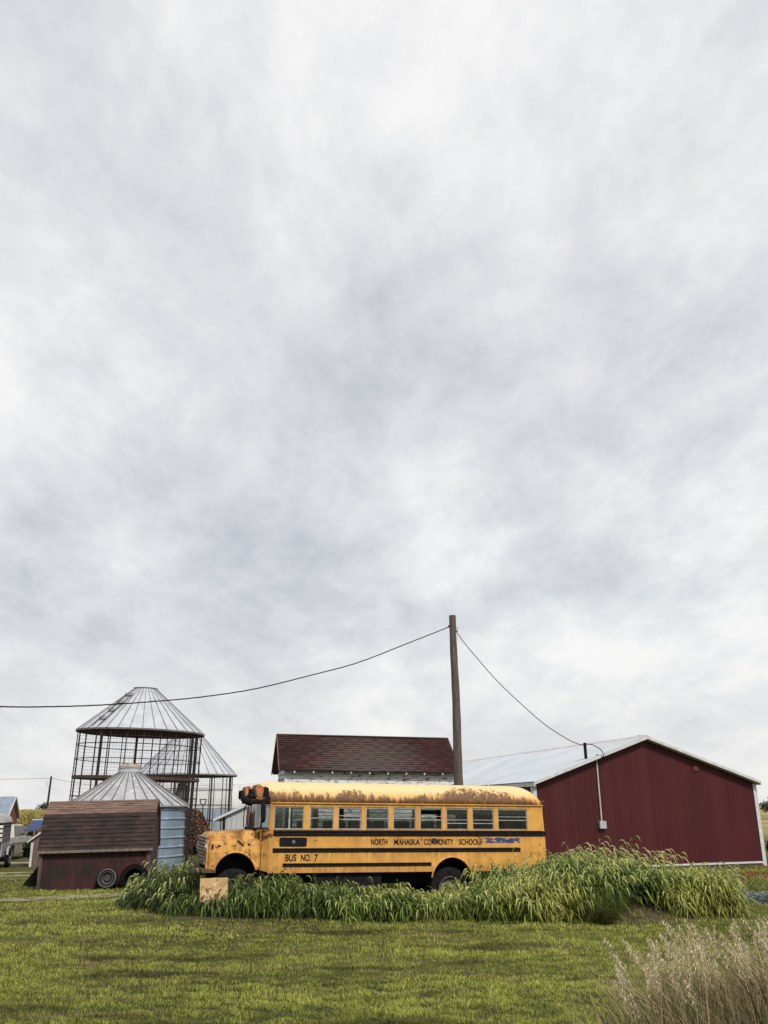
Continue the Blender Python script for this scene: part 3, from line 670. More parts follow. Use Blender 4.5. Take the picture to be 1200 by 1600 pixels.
# black panel with stop lettering, lamp brackets
def rrect(s0, s1, z0, z1, r=.04, n=5):
    pts = []
    for cx_, cz_, a0 in ((s1-r, z1-r, 0), (s0+r, z1-r, 90), (s0+r, z0+r, 180), (s1-r, z0+r, 270)):
        for i in range(n+1):
            a_ = R(a0+90*i/n); pts.append((cx_+r*math.cos(a_), cz_+r*math.sin(a_)))
    return pts
m = MB(); m.poly([(p[0], -.001, p[1]) for p in rrect(1.75, 2.41, 1.485, 1.685)], (0, -.014, 0)); sp = m.build('side_plate', MAT['black'], bus)
m = MB(); m.poly([(2.09+.045*math.cos(i*math.pi/4+.39), -.0155, 1.59+.045*math.sin(i*math.pi/4+.39)) for i in range(8)], (0, -.003, 0)); m.build('emblem', M('faint_grey', (.12, .12, .12), None), sp)
# front clip: cowl, bonnet, wings
FA = (.755, .86, .50)
def fz(s):
    d = FA[2]**2-(s-FA[0])**2; return max(.97, FA[1]+math.sqrt(d)) if d > 0 else .97
def wingw(s): return .13 + .12*max(0, (.24-s)/.14)**2      # inset of the wing from the body side
m = MB(); n_ = 22; svals = sorted(set([.10, .115, .14, .18, .22] + [FA[0]+FA[2]*math.cos(math.pi-math.pi*i/14) for i in range(15)] + [1.32]))
def shoulder(s): return 1.60+.03*max(0, min(1, s/1.3)) - .12*max(0, (.24-s)/.14)**2
def top(s): return 1.755+.075*max(0, min(1, (s+.05)/1.3)) - .09*max(0, (.24-s)/.14)**2
def sect(s, side):
    wi = wingw(s); zf = fz(s); sh = shoulder(s); tp = top(s); hwid = .42
    pts = [(wi, zf), (wi-.012, zf+.04), (wi, zf+.10), (wi+.005, sh-.06), (wi+.02, sh-.02), (wi+.06, sh), (wi+.13, sh+.012), (wi+.17, sh+.02), (wi+.185, sh+.05), (wi+.205, tp-.05), (wi+.25, tp-.012), (wi+.34, tp), (BW/2, tp+.03)]
    return [(s, p[0] if side < 0 else BW-p[0], p[1]) for p in pts]
for side in (-1, 1):
    rows = [sect(s, side) for s in svals]; k = len(rows[0])
    m.add([p for r in rows for p in r], [(i*k+j, i*k+j+1, (i+1)*k+j+1, (i+1)*k+j) for i in range(len(rows)-1) for j in range(k-1)])
bon = m.build('bonnet', MAT['yel'], bus, smooth=45, solid=.018)
for wy, sg in ((wingw(.5), -1), (BW-wingw(.5), 1)):      # rolled arch lips
    m = MB()
    P_ = [(FA[0]+FA[2]*math.cos(math.pi-math.pi*i/20), wy+sg*.018, max(.97, FA[1]+FA[2]*math.sin(math.pi*i/20))) for i in range(21)]
    m.tube(P_, .026, 8); m.build('wheel_arch', MAT['yel'], bus, smooth=50)
m = MB()
P_ = [(RA[0]+RA[2]*math.cos(math.pi-math.pi*i/24), -.015, RA[1]+RA[2]*math.sin(math.pi*i/24)) for i in range(1, 24)]
m.tube(P_, .022, 8); m.build('wheel_arch', MAT['yel'], bus, smooth=50)
# dark wheel wells
m = MB(); m.box((.2, wingw(.5)+.45, .75), (1.42, BW-wingw(.5)-.45, 1.55)); m.box((1.33, .10, .75), (1.46, BW-.1, 1.55)); m.box((.13, .3, 1.02), (.2, BW-.3, 1.5))
m.box((5.45, .62, .80), (6.75, BW-.62, 1.25)); m.box((1.5, .45, .62), (8.5, .62, .92)); m.box((1.5, BW-.62, .62), (8.5, BW-.45, .92)); m.box((1.5, .15, .86), (5.4, BW-.15, .93)); m.box((6.8, .15, .86), (8.5, BW-.15, .93)); m.box((2.6, .1, .6), (4.3, .5, .86)); m.box((5.5, .1, 1.245), (6.7, .6, 1.26))
m.build('chassis', MAT['black'], bus)
for yy in ((.055, .75), (BW-.75, BW-.055)):
    m = MB(); P_ = [(RA[0]+(RA[2]-.005)*math.cos(math.pi*i/20), RA[1]+(RA[2]-.005)*math.sin(math.pi*i/20)) for i in range(21)]
    m.add([(a_, y_, b__) for a_, b__ in P_ for y_ in yy]+[(RA[0], yy[0] if yy[0] > 1 else yy[1], RA[1])], [(2*i, 2*i+1, 2*i+3, 2*i+2) for i in range(20)]+[(2*i+(1 if yy[0] < 1 else 0), 2*i+2+(1 if yy[0] < 1 else 0), 42) for i in range(20)]); m.build('wheel_well', MAT['black'], bus)
# cowl between bonnet and body
def cowlpt(s, a_):
    f = (s-1.28)/.24; wi = .13*(1-f)+0.0*f; z = 1.83+.055*f; t_ = abs(a_); y = math.copysign(1, a_)*(BW/2-wi)*min(1, t_*1.15) if a_ else 0
    return (s, BW/2+y, z+.03 - (.05*max(0, (t_-.75)/.25)**2) if t_ < 1 else z-.03)
m = MB(); m.grid(cowlpt, [1.22, 1.28, 1.34, 1.40, 1.46, 1.52], [i/10 for i in range(-10, 11)])
for side in (0, 1):
    f_ = lambda y: y if side == 0 else BW-y
    m.add([(1.30, f_(.125), .97), (1.52, f_(-.0), .92), (1.52, f_(-.0), 1.862), (1.30, f_(.125), 1.815)], [(0, 1, 2, 3)]); m.add([(1.30, f_(.14), .97), (1.52, f_(.02), .92), (1.52, f_(.02), 1.862), (1.30, f_(.14), 1.815)], [(3, 2, 1, 0)])
m.build('cowl', MAT['yel'], bus, smooth=40)
# windscreen: black surround and wrapped glass
def scr(a_, z):   # a: -1..1 across
    t_ = abs(a_); f = (z-1.86)/(2.47-1.86); s = 1.20+.03*f + .30*max(0, (t_-.62)/.38)**1.6; y = math.copysign(min(1, t_*1.0), a_)*(BW/2-.01)*(1-.0*f)
    return (s, BW/2+y, z)
aw = [-1, -.97, -.92, -.86, -.78, -.7, -.6, -.4, -.2, 0, .2, .4, .6, .7, .78, .86, .92, .97, 1]
m = MB(); m.grid(scr, aw, [1.875, 2.1, 2.3, 2.46]); ws = m.build('windscreen', MAT['glass_blue'], bus, smooth=60)
m = MB(); m.tube([scr(a_, 1.875) for a_ in aw], .024, 6); m.tube([scr(a_, 2.46) for a_ in aw], .030, 6)
for a_ in (-.84, .84, 0): m.tube([scr(a_, 1.875), scr(a_, 2.15), scr(a_, 2.46)], .020 if a_ else .012, 6)
m.build('screen_frame', MAT['black'], ws, smooth=50)
for a_ in (-1, 1): m = MB(); m.tube([Vector(scr(a_, 1.86)), Vector(scr(a_, 2.46))], .035, 6); m.build('pillar', MAT['yel'], bus, smooth=50)
# rusty warning-lamp boxes on the roof front
for w0 in (.02, BW-.62):
    m = MB(); m.poly([(1.10, w0, 2.52), (1.42, w0, 2.50), (1.46, w0, 2.60), (1.36, w0, 2.80), (1.22, w0, 2.89), (1.14, w0, 2.86)], (0, .60, 0))
    bx = m.build('lamp_box', M('orange_rust_paint', (.50, .19, .06), (.13, .05, .03), 6, rough=.8, layers=[((.06, .03, .025), 8, (1, 1, 1), .56, .66), ((.60, .48, .33), 5, (1, 1, 1), .64, .72)]), bus, bevel=.02)
    for k in (0, 1):
        c_ = (1.10, w0+.16+.28*k, 2.67); m = MB(); m.lathe([(.11, 0), (.115, -.06), (.10, -.065), (.09, -.03), (0, -.02)], 18, c_, axis='x'); m.build('warning_lamp', MAT['black'], bx, smooth=40)
m = MB(); m.poly([(1.22, -.012, 2.50), (1.50, -.012, 2.50), (1.50, -.012, 2.56), (1.46, -.012, 2.62), (1.40, -.012, 2.62), (1.36, -.012, 2.56)], (0, .02, 0)); m.poly([(1.30, -.006, 2.60), (1.46, -.006, 2.60), (1.44, -.0, 2.80), (1.34, -.0, 2.84)], (0, .02, 0)); m.build('lamp_bracket', MAT['black'], bus)
# mirrors on their arms
m = MB(); yo = -.24
m.tube([(1.48, -.02, 2.50), (1.18, -.12, 2.50), (.92, -.22, 2.46), (.85, yo, 2.36), (.84, yo, 2.1), (.85, yo, 1.93), (.89, yo, 1.885), (1.02, -.15, 1.88), (1.45, .0, 1.885)], .013, 6)
m.tube([(1.20, -.1, 2.52), (1.0, -.18, 2.56), (.9, yo, 2.52)], .012, 6); mr = m.build('mirror_arm', MAT['black'], bus, smooth=50)
def oval(c_, rx, rz, th, mat, tilt=0, name='mirror', yaw_=0.):
    m = MB(); n = 20; Mx = Matrix.Translation(c_) @ Matrix.Rotation(yaw_, 4, 'Z') @ Matrix.Rotation(tilt, 4, 'Y')
    vs = []
    for k_, sc_ in ((-th, .55), (-th*.6, .92), (0, 1), (th*.5, .96), (th*.5, 0)):
        for i in range(n):
            a_ = 2*math.pi*i/n; ca, sa = math.cos(a_), math.sin(a_); p_ = 2.6
            r_ = (abs(ca)**p_+abs(sa)**p_)**(-1/p_)
            vs.append(Mx @ Vector((rx*ca*r_*sc_, k_, rz*sa*r_*sc_)))
    m.add(vs, [(k_*n+i, k_*n+(i+1) % n, (k_+1)*n+(i+1) % n, (k_+1)*n+i) for k_ in range(4) for i in range(n)]+[tuple(range(n-1, -1, -1))])
    return m.build(name, mat, bus, smooth=50)
oval((.945, yo+.02, 2.17), .038, .20, .035, MAT['rust'], .03)
oval((1.32, -.10, 2.25), .062, .24, .05, MAT['black'], -.04)
oval((.90, yo, 2.50), .16, .085, .10, MAT['black'], .5)
oval((1.02, -.18, 2.60), .12, .05, .08, MAT['black'], .1)
# front: grille, lamps, bumper, badges
m = MB(); m.box((-.075, .42, 1.12), (-.045, BW-.42, 1.66)); gl_ = m.build('grille', MAT['rust'], bus); gl_.location.x = .15
m = MB()
for i in range(7): m.box((-.10, .44, 1.15+i*.075), (-.07, BW-.44, 1.18+i*.075))
for y in (.34, BW-.36): m.box((-.085, y, 1.10), (-.055, y+.03, 1.68))
m.box((-.095, .30, 1.66), (-.04, BW-.30, 1.70)); m.box((-.095, .30, 1.08), (-.04, BW-.30, 1.12)); m.build('grille_bar', MAT['chrome'], gl_, bevel=.004)
for y in (.17, BW-.40): m = MB(); m.box((-.065, y, 1.0), (-.03, y+.23, 1.62)); m.build('front_panel', MAT['yel'], bus, bevel=.008).location.x = .15
for y in (.285, BW-.285):
    m = MB(); m.lathe([(.105, 0), (.11, -.03), (.09, -.035), (.05, -.05), (0, -.055)], 20, (-.062, y, 1.44), axis='x'); m.build('headlight', MAT['chrome'], bus, smooth=40).location.x = .15
for x0_, x1_, z0_, z1_ in ((.19, .235, 1.42, 1.53), (.33, .40, 1.47, 1.515)): m = MB(); m.box((x0_, .12, z0_), (x1_, .145, z1_)); m.build('side_lamp', MAT['black'], bus, bevel=.008)
m = MB(); m.box((1.02, .120, 1.50), (1.09, .142, 1.545)); bd = m.build('badge', MAT['black'], bus, bevel=.004)
m = MB(); m.box((1.10, .120, 1.497), (1.18, .142, 1.548)); m.build('badge', M('badge_white', (.6, .58, .5), (.25, .2, .15), 20), bus, bevel=.004)
m = MB(); m.tube([(.78, .115, 1.62), (.86, .10, 1.56), (.93, .11, 1.50)], .018, 6); m.build('bonnet_catch', MAT['rust'], bus)
m = MB(); m.tube([(1.36, .06, 1.66), (1.36, .05, 1.88)], .03, 8); m.tube([(1.37, .03, 1.70), (1.50, -.04, 1.76), (1.58, -.05, 1.75)], .018, 6); m.build('door_hinge', MAT['rust'], bus, smooth=40)
m = MB(); m.box((.925, .125, 1.05+.30), (.937, .150, 1.60)); m.build('bonnet_seam', MAT['black'], bon)
m = MB(); m.box((.0, .12, .91), (.05, BW-.25, 1.0)); m.box((.05, .12, .91), (.32, .16, 1.0)); m.box((.05, BW-.29, .91), (.32, BW-.25, 1.0)); m.box((-.2, .5, .9), (.1, .6, 1.0)); m.box((-.2, BW-.6, .9), (.1, BW-.5, 1.0)); m.build('bumper', M('dark_bumper', (.05, .035, .025), (.13, .09, .05), 5, rough=.7), bus, bevel=.01)
# wheels
def wheel(c_, sgn, r=.50, wd=.24, name='wheel', dual=False):
    m = MB(); rr_ = .28
    prof = [(rr_, -wd*.42), (rr_+.05, -wd*.5), (r-.07, -wd*.5), (r-.015, -wd*.40), (r, -wd*.25), (r, wd*.25), (r-.015, wd*.40), (r-.07, wd*.5), (rr_+.05, wd*.5), (rr_, wd*.42)]
    m.lathe(prof, 40, c_, axis='y'); ty = m.build('wheel', MAT['rubber'], bus, smooth=35)
    m = MB(); s = sgn
    m.lathe([(rr_, wd*.42*s), (rr_+.012, wd*.46*s), (rr_-.02, wd*.44*s), (rr_-.035, wd*.10*s), (.20, wd*.02*s), (.13, wd*.10*s), (.085, wd*.30*s), (.07, wd*.42*s), (0, wd*.44*s)], 32, c_, axis='y')
    m.build('rim', M('rim_paint', (.13, .12, .105), (.05, .035, .025), 9, rough=.7), ty, smooth=35)
for y, s in ((.26, -1), (BW-.26, 1)): wheel((.755, y, .50), s); wheel((6.09, y, .50), s)
for y, s in ((.53, -1), (BW-.53, 1)): wheel((6.09, y, .50), s)
for x_, r_ in ((.755, .06), (6.09, .09)): m = MB(); m.tube([(x_, .3, .5), (x_, BW-.3, .5)], r_, 8); m.build('axle', MAT['darksteel'], bus)

# plywood sheet leaning under the bumper
def busp(s, y, z): return bus.location + _ex*s + _ey*y + _ez*z
ply = M('yellowed_plywood', (.50, .33, .15), (.38, .24, .11), 2.5, stretch=(1, 1, 3), rough=.85, layers=[((.16, .09, .04), 6, (1, 1, 2), .56, .70), ((.62, .50, .30), 3, (1, 1, 1), .60, .66)])
p0 = busp(-.06, -.42, .34); m = MB(); m.box((0, 0, 0), (.62, .022, .50)); o = m.build('plywood_board', ply, bevel=.003); o.location = (p0.x, p0.y, p0.z); o.rotation_euler = (R(-14), 0, YAW)
prop(o, 'pale yellow plywood board standing below the front wheel arch of the bus', 'board')

# ------------------------------------------------------------------ sheet-metal helper
def ribbed(m, s0, s1, zb, zt, pitch, depth, to3):
    """vertical ribs between curves zb(s), zt(s); to3(s, z, out)"""
    pts = []; s = s0
    while s < s1-1e-6:
        for ds, d in ((0, 0), (pitch*.60, 0), (pitch*.68, depth), (pitch*.86, depth), (pitch*.94, 0)):
            if s+ds <= s1: pts.append((s+ds, d))
        s += pitch
    pts.append((s1, 0)); v = []
    for s, d in pts: v += [to3(s, zb(s), d), to3(s, zt(s), d)]
    m.add(v, [(2*i, 2*i+2, 2*i+3, 2*i+1) for i in range(len(pts)-1)])

# ------------------------------------------------------------------ big red barn on the right
BY = R(16.7); W_, HE, HA, D_ = 9.84, 3.17, 4.86, 24.
barn = empty('metal_barn', (5.44, 35.14, G(5.48, 35.14)), (0, 0, BY), 'large dark red metal barn with white trim and a pale metal roof', 'barn')
barn.location.z = 0.
redm = M('dark_red_sheet_metal', (.068, .0100, .0115), (.055, .0086, .0098), 1.2, stretch=(1, 1, .2), rough=.55, spec=.25, layers=[((.038, .010, .011), 3, (3, 1, .12), .50, .75), ((.070, .014, .017), 1.1, (1.1, 1, .02), .50, .66), ((.07, .035, .028), 1.6, (1.5, 1, 1), .66, .76)])
rooft = lambda s: HE + (HA-HE)*(1-abs(s-W_/2)/(W_/2))
m = MB(); h2 = W_/2
for (a_, b__) in ((0, h2), (h2, W_)): ribbed(m, a_, b__, lambda s: .12, lambda s: rooft(s)-.02, .2286, -.011, lambda s, z, d: (s, d, z))
for (a_, b__) in ((0, h2), (h2, W_)): ribbed(m, a_, b__, lambda s: .12, lambda s: rooft(s)-.02, .2286, .018, lambda s, z, d: (s, D_+d, z))
ribbed(m, 0, D_, lambda s: .12, lambda s: HE-.02, .2286, -.018, lambda s, z, d: (d, s, z)); ribbed(m, 0, D_, lambda s: .12, lambda s: HE-.02, .2286, .018, lambda s, z, d: (W_+d, s, z))
m.build('wall', redm, barn, recalc=False)
roofm = M('pale_galvanised_roof', (.47, .50, .54), (.40, .43, .46), .5, rough=.45, metal=.1, layers=[((.46, .47, .48), 2, (1, .2, 1), .60, .78)])
m = MB(); ov = .04
sl = (HA-HE)/h2
ribbed(m, -.25, D_+.2, lambda s: -ov, lambda s: h2, .2286, .018, lambda s, z, d: (z, s, HE+sl*z+.05+d))
ribbed(m, -.25, D_+.2, lambda s: -ov, lambda s: h2, .2286, .018, lambda s, z, d: (W_-z, s, HE+sl*z+.05+d))
rf = m.build('roof', roofm, barn, recalc=False)
m = MB(); m.poly([(h2-.20, -.28, HA+.055-.2*sl), (h2, -.28, HA+.095), (h2+.20, -.28, HA+.055-.2*sl), (h2+.2, -.28, HA+.025-.2*sl), (h2, -.28, HA+.055), (h2-.2, -.28, HA+.025-.2*sl)], (0, D_+.5, 0)); m.build('ridge_cap', M('ridge_cap', (.40, .36, .37), (.50, .47, .47), 2, rough=.5), rf)
trim = M('white_trim', (.58, .58, .59), (.46, .46, .46), 4, rough=.5)
m = MB()
for k in (0, 1):
    f_ = (lambda x: x) if k == 0 else (lambda x: W_-x)
    m.poly([(f_(-ov-.02), -.30, HE-sl*ov-.06), (f_(h2), -.30, HA-.065), (f_(h2), -.30, HA+.045), (f_(-ov-.02), -.30, HE-sl*ov+.045)], (0, .045, 0))
    m.poly([(f_(-ov-.04), -.255, HE-sl*ov-.08), (f_(h2), -.255, HA-.085), (f_(h2), -.255, HA-.05), (f_(-ov-.04), -.255, HE-sl*ov-.05)], (0, .235, 0))
    m.box((f_(-.03) if k == 0 else f_(.13), -.035, .0), (f_(.13) if k == 0 else f_(-.03), -.019, HE-.08)); m.box((min(f_(-.03), f_(-.019)), -.03, 0), (max(f_(-.03), f_(-.019)), .13, HE-.1))
    m.box((min(f_(-ov-.05), f_(-ov)), -.3, HE-sl*ov-.12), (max(f_(-ov-.05), f_(-ov)), D_+.2, HE-sl*ov+.02))
m.box((-.02, -.03, .10), (W_+.02, -.0, .17)); m.build('trim', trim, barn)
m = MB(); m.box((-.02, -.008, -.4), (W_+.02, .06, .10)); m.box((0, .06, -.4), (.08, D_, .1)); m.box((W_-.08, .06, -.4), (W_, D_, .1)); m.box((.08, D_-.08, -.4), (W_-.08, D_, .1)); m.build('base_board', M('dark_treated_board', (.07, .055, .045), (.03, .025, .02), 3, stretch=(1, 1, 4), rough=.9), barn)
m = MB(); m.lathe([(0, .36), (.10, .36), (.10, -.3)], 16, (h2+1.1, 2.0, rooft(h2+1.1)+.28)); m.build('flue', MAT['galv'], rf, smooth=40)
m = MB(); m.box((7.02, -.045, 3.58), (7.26, -.0, 3.78)); m.box((7.06, -.055, 3.62), (7.22, -.045, 3.74)); m.build('vent', M('red_vent', (.13, .025, .02), None, rough=.6), barn, bevel=.005)
# electric service on the gable: riser, box, mast
m = MB(); m.tube([(2.73, -.06, 1.75), (2.73, -.06, 4.06)], .028, 8); rs = m.build('conduit', M('grey_conduit', (.55, .53, .52), None, rough=.5), barn, smooth=40)
m = MB(); m.tube([(2.73, -.06, 4.06), (2.73, -.07, 4.13), (2.75, -.12, 4.17), (2.79, -.17, 4.15)], [.03, .05, .06, .05], 10); m.build('weather_head', MAT['alu'], rs, smooth=50)
m = MB(); m.box((2.60, -.16, 1.50), (2.87, -.02, 1.77)); m.build('meter_box', M('grey_box', (.42, .43, .44), (.34, .34, .34), 5, rough=.5), barn, bevel=.01)
m = MB(); m.box((2.36, .12, rooft(2.4)+.04), (2.45, .21, 4.66)); m.build('service_post', MAT['black'], rf, bevel=.004)
def bl(x, y, z): return barn.matrix_basis @ Vector((x, y, z))

# ------------------------------------------------------------------ utility pole and its cables
pole = empty('utility_pole', (2.51, 33, -.1), (0, 0, 0), 'tall bare wooden utility pole rising behind the middle of the bus', 'utility pole')
m = MB(); zz = np.linspace(0, 9.23, 30); m.tube([(.012*math.sin(z*1.3), .012*math.cos(z*1.7), z) for z in zz], [.185-.062*(z/9.2)+.004*math.sin(z*5) for z in zz], 18)
m.build('shaft', M('pole_wood', (.125, .098, .082), (.060, .045, .038), 4, stretch=(7, 7, .35), rough=.9, bump=.7, bscale=14, layers=[((.24, .20, .17), 7, (6, 6, .3), .58, .72), ((.035, .025, .022), 6, (6, 6, .22), .64, .72)]), pole, smooth=50)
m = MB(); m.lathe([(0, .03), (.035, .03), (.05, 0), (.03, -.04), (0, -.05)], 10, (-.14, 0, 8.83)); m.tube([(-.18, 0, 8.83), (.2, 0, 8.75)], .012, 6); m.lathe([(0, .02), (.03, .02), (.03, -.02), (0, -.02)], 8, (.15, 0, 8.66)); m.build('insulator', MAT['black'], pole, smooth=40)
m = MB(); m.tube([(-.03-.012*math.sin(z), -(.192-.0067*z), z) for z in [i*.6 for i in range(15)]], .006, 4); m.build('ground_wire', MAT['galv_seam'], pole)
for z in (8.2, 6.1, 5.0): m = MB(); m.lathe([(0, -.02), (.022, -.02), (.022, .03), (0, .03)], 8, (.02, -(.185-.0067*z), z), axis='y'); m.build('bolt', MAT['rust'], pole)
def cable(pts, r, label, n=90, name='cable', mat=None, twist=0):
    P_ = [Vector(p) for p in pts]; out = []
    k = len(P_)
    for i in range(n+1):
        t_ = i/n*(k-1); j = min(int(t_), k-2); f = t_-j
        a_, b__, c_, d_ = P_[max(j-1, 0)], P_[j], P_[j+1], P_[min(j+2, k-1)]
        q = .5*((2*b__)+(c_-a_)*f+(2*a_-5*b__+4*c_-d_)*f*f+(3*b__-a_-3*c_+d_)*f**3)
        out.append(q+Vector((0, 0, twist*math.sin(i*1.9))))
    m = MB(); m.tube(out, r, 6); o = m.build(name, mat or MAT['black'], smooth=60); return prop(o, label, 'cable')
wl = [(703, 979), (640, 1004), (560, 1035), (490, 1054), (400, 1076), (315, 1089), (240, 1096), (150, 1102), (60, 1104.5), (0, 1104), (-80, 1101)]
Ys = [33, 32, 30.7, 29.6, 28.2, 26.8, 25.6, 24.2, 22.8, 21.9, 20.6]
cable([at(u, v, y) for (u, v), y in zip(wl, Ys)] + [at(-300, 1085, 17), at(-300, 1085, 17)+Vector((-30, -20, .6)), at(-300, 1085, 17)+Vector((-60, -42, 2.5))], .017, 'long dark cable sagging from the pole across the sky to the left', 160, twist=.0025)
m_ = [(712, 985), (722, 1000), (745, 1028), (775, 1062), (810, 1096), (850, 1131), (885, 1154), (905, 1163)]
ym = [33, 33.1, 33.4, 33.8, 34.3, 34.9, 35.4, 35.8]
cable([at(u, v, y) for (u, v), y in zip(m_, ym)] + [bl(2.36, .12, 4.58)], .015, 'cable hanging from the pole down to the post on the barn roof', 100, twist=.002)
cable([bl(2.41, .1, 4.6), bl(2.6, -.1, 4.56), bl(2.8, -.35, 4.35), bl(2.86, -.4, 4.12), bl(2.80, -.20, 4.10)], .016, 'short looped cable from the roof post to the white conduit on the barn', 40)
cable([bl(2.80, -.20, 4.12), bl(2.86, -.24, 4.05), bl(2.90, -.20, 3.85), bl(2.89, -.15, 3.66)], .010, 'thin loose drip cable dangling beside the conduit top on the barn', 20)

# ------------------------------------------------------------------ weathered white building
wb = empty('granary', (-4.44, 37.5, .04), (0, R(1.2), R(11)), 'weathered white clapboard farm building with a dark maroon shingle roof', 'building')
LW, DW, EZ, RZ = 7.54, 4.1, 3.93, 5.38
peel = M('peeling_white_paint', (.66, .65, .63), (.54, .53, .51), 3, stretch=(.6, 1, 4), lo=.35, hi=.6, rough=.85, bump=.15, bscale=12,
         layers=[((.12, .105, .09), 3.4, (.9, 1, 3.6), .545, .585), ((.075, .065, .055), 7.5, (.8, 1, 4), .61, .66)])
m = MB(); bh = .185; z = 0
wx0, wx1, wy0, wy1 = .28, LW-.05, .30, DW-.3
while z < EZ-.05:
    z1 = min(z+bh, EZ+.02); j = random.uniform(-.004, .004)
    for (a_, b__, n__) in (((wx0, wy0), (wx1, wy0), (0, -1)), ((wx0, wy1), (wx0, wy0), (-1, 0)), ((wx1, wy1), (wx0, wy1), (0, 1)), ((wx1, wy0), (wx1, wy1), (1, 0))):
        lo_ = .045; hi_ = .004
        pts = [(a_[0]+n__[0]*lo_, a_[1]+n__[1]*lo_, z+j), (b__[0]+n__[0]*lo_, b__[1]+n__[1]*lo_, z-j), (b__[0]+n__[0]*hi_, b__[1]+n__[1]*hi_, z1), (a_[0]+n__[0]*hi_, a_[1]+n__[1]*hi_, z1), (a_[0], a_[1], z+j), (b__[0], b__[1], z-j)]
        if n__ == (0, -1) and 3.30 < z+.1 < 3.45:   # boards stay whole here; a black sheet gives the dark gap
            pass
        m.add(pts, [(0, 1, 2, 3), (0, 4, 5, 1)])
    z += bh
# gable triangles
for x, n__ in ((wx0, -1), (wx1, 1)):
    z = EZ
    while z < RZ-.15:
        z1 = min(z+bh, RZ-.1); h0 = (DW/2-.25)*(1-(z-EZ)/(RZ-EZ)); h1 = (DW/2-.25)*(1-(z1-EZ)/(RZ-EZ)); c_ = DW/2
        m.add([(x+n__*.03, c_-h0, z), (x+n__*.03, c_+h0, z), (x+n__*.006, c_+h1, z1), (x+n__*.006, c_-h1, z1), (x, c_-h0, z), (x, c_+h0, z)], [(0, 1, 2, 3), (0, 4, 5, 1)]); z = z1
wall = m.build('wall', peel, wb)
m = MB(); m.box((4.95, .262, 3.22), (5.62, .268, 3.36)); m.build('gap_shade', MAT['black'], wall)  # black sheet laid on the boards as the painted shade of a gap
m = MB()
for x in (wx0-.035, wx1-.06): m.box((x, wy0-.045, 0), (x+.10, wy0+.05, EZ-.02))
m.box((wx0+.07, wy0-.034, EZ-.17), (wx1-.07, wy0-.0, EZ-.01)); m.build('corner_board', peel, wb)
def shingle():
    m, t, b = newmat('maroon_shingles'); N = NT(t); x, y, z = N.xyz()
    cb = N.n('ShaderNodeCombineXYZ'); N.l(x, cb.inputs[0]); N.l(N.math('MULTIPLY', z, 1.0), cb.inputs[1])
    br = N.n('ShaderNodeTexBrick'); br.inputs['Scale'].default_value = 1; br.inputs['Brick Width'].default_value = .27; br.inputs['Row Height'].default_value = .0895*1.0; br.inputs['Mortar Size'].default_value = .010
    br.inputs['Color1'].default_value = (.062, .023, .022, 1); br.inputs['Color2'].default_value = (.036, .015, .015, 1); br.inputs['Mortar'].default_value = (.012, .006, .008, 1); N.l(cb.outputs[0], br.inputs['Vector'])
    c = N.mix(N.ramp(N.noise(2.5, 7, .65, (.6, 1, 1.5)), .55, .75, 0, .6), br.outputs['Color'], (.11, .055, .050))
    c = N.mix(N.ramp(N.noise(9, 7, .7, (.7, 1, 2), (7, 1, 1)), .66, .73), c, (.24, .19, .17))
    N.l(c, b.inputs['Base Color']); b.inputs['Roughness'].default_value = .9; b.inputs['Specular IOR Level'].default_value = .15
    N.bump(b, N.noise(30, 6), .4, .02); return m
shm = shingle()
m = MB(); nc = 16; sag = lambda x: -.045*math.sin(math.pi*max(0, min(1, x/LW))); rf = None
for side in (1, 0):
    if side == 0: m.build('roof_slope', shm, wb, recalc=False); m = MB()
    for i in range(nc):
        t0, t1 = i/nc, (i+1)/nc
        f_ = (lambda y: y) if side == 0 else (lambda y: DW-y)
        for j in range(24):
            xa, xb = -.0+LW*j/24, LW*(j+1)/24
            def pz(x, t_, up): return EZ-.08+(RZ-EZ+.08)*t_+sag(x)+up+.006*math.sin(j*3.1+i*1.7)
            ya, yb = f_(t0*DW/2-.02), f_(t1*DW/2+.01)
            m.add([(xa, ya, pz(xa, t0, .03)), (xb, ya, pz(xb, t0, .03)), (xb, yb, pz(xb, t1, .008)), (xa, yb, pz(xa, t1, .008)), (xa, ya, pz(xa, t0, 0)), (xb, ya, pz(xb, t0, 0))], [(0, 1, 2, 3), (0, 4, 5, 1)])
rf = m.build('roof', shm, wb, recalc=False)
m = MB()
for side in (0, 1):
    f_ = (lambda y: y) if side == 0 else (lambda y: DW-y)
    m.poly([(.02, f_(.0), EZ-.14), (.02, f_(DW/2), RZ-.06), (.02, f_(DW/2), RZ-.02), (.02, f_(-.02), EZ-.10)], (LW-.04, 0, 0))
m.build('sheathing', M('roof_boards', (.06, .045, .038), None, rough=.9), rf)
m = MB(); m.box((-.01, DW/2-.09, RZ-.02), (LW+.01, DW/2+.09, RZ+.015)); m.build('ridge_cap', M('ridge_shingle', (.12, .07, .055), (.06, .03, .03), 4, rough=.9), rf)
bgm = M('brown_bargeboard', (.17, .10, .085), (.08, .05, .045), 4, rough=.9)
for k in range(2):
    m = MB(); x = -.035 if k == 0 else LW
    m.poly([(x, -.04, EZ-.16), (x, DW/2, RZ-.05), (x, DW+.04, EZ-.16), (x, DW+.04, EZ-.04), (x, DW/2, RZ+.02), (x, -.04, EZ-.04)], (.035, 0, 0)); m.build('bargeboard', bgm, rf)
for i in range(9):
    x = .60+i*.77; m = MB(); m.box((x, .0, EZ-.22), (x+.05, wy0-.036, EZ-.10)); m.build('rafter_end', peel, wb)

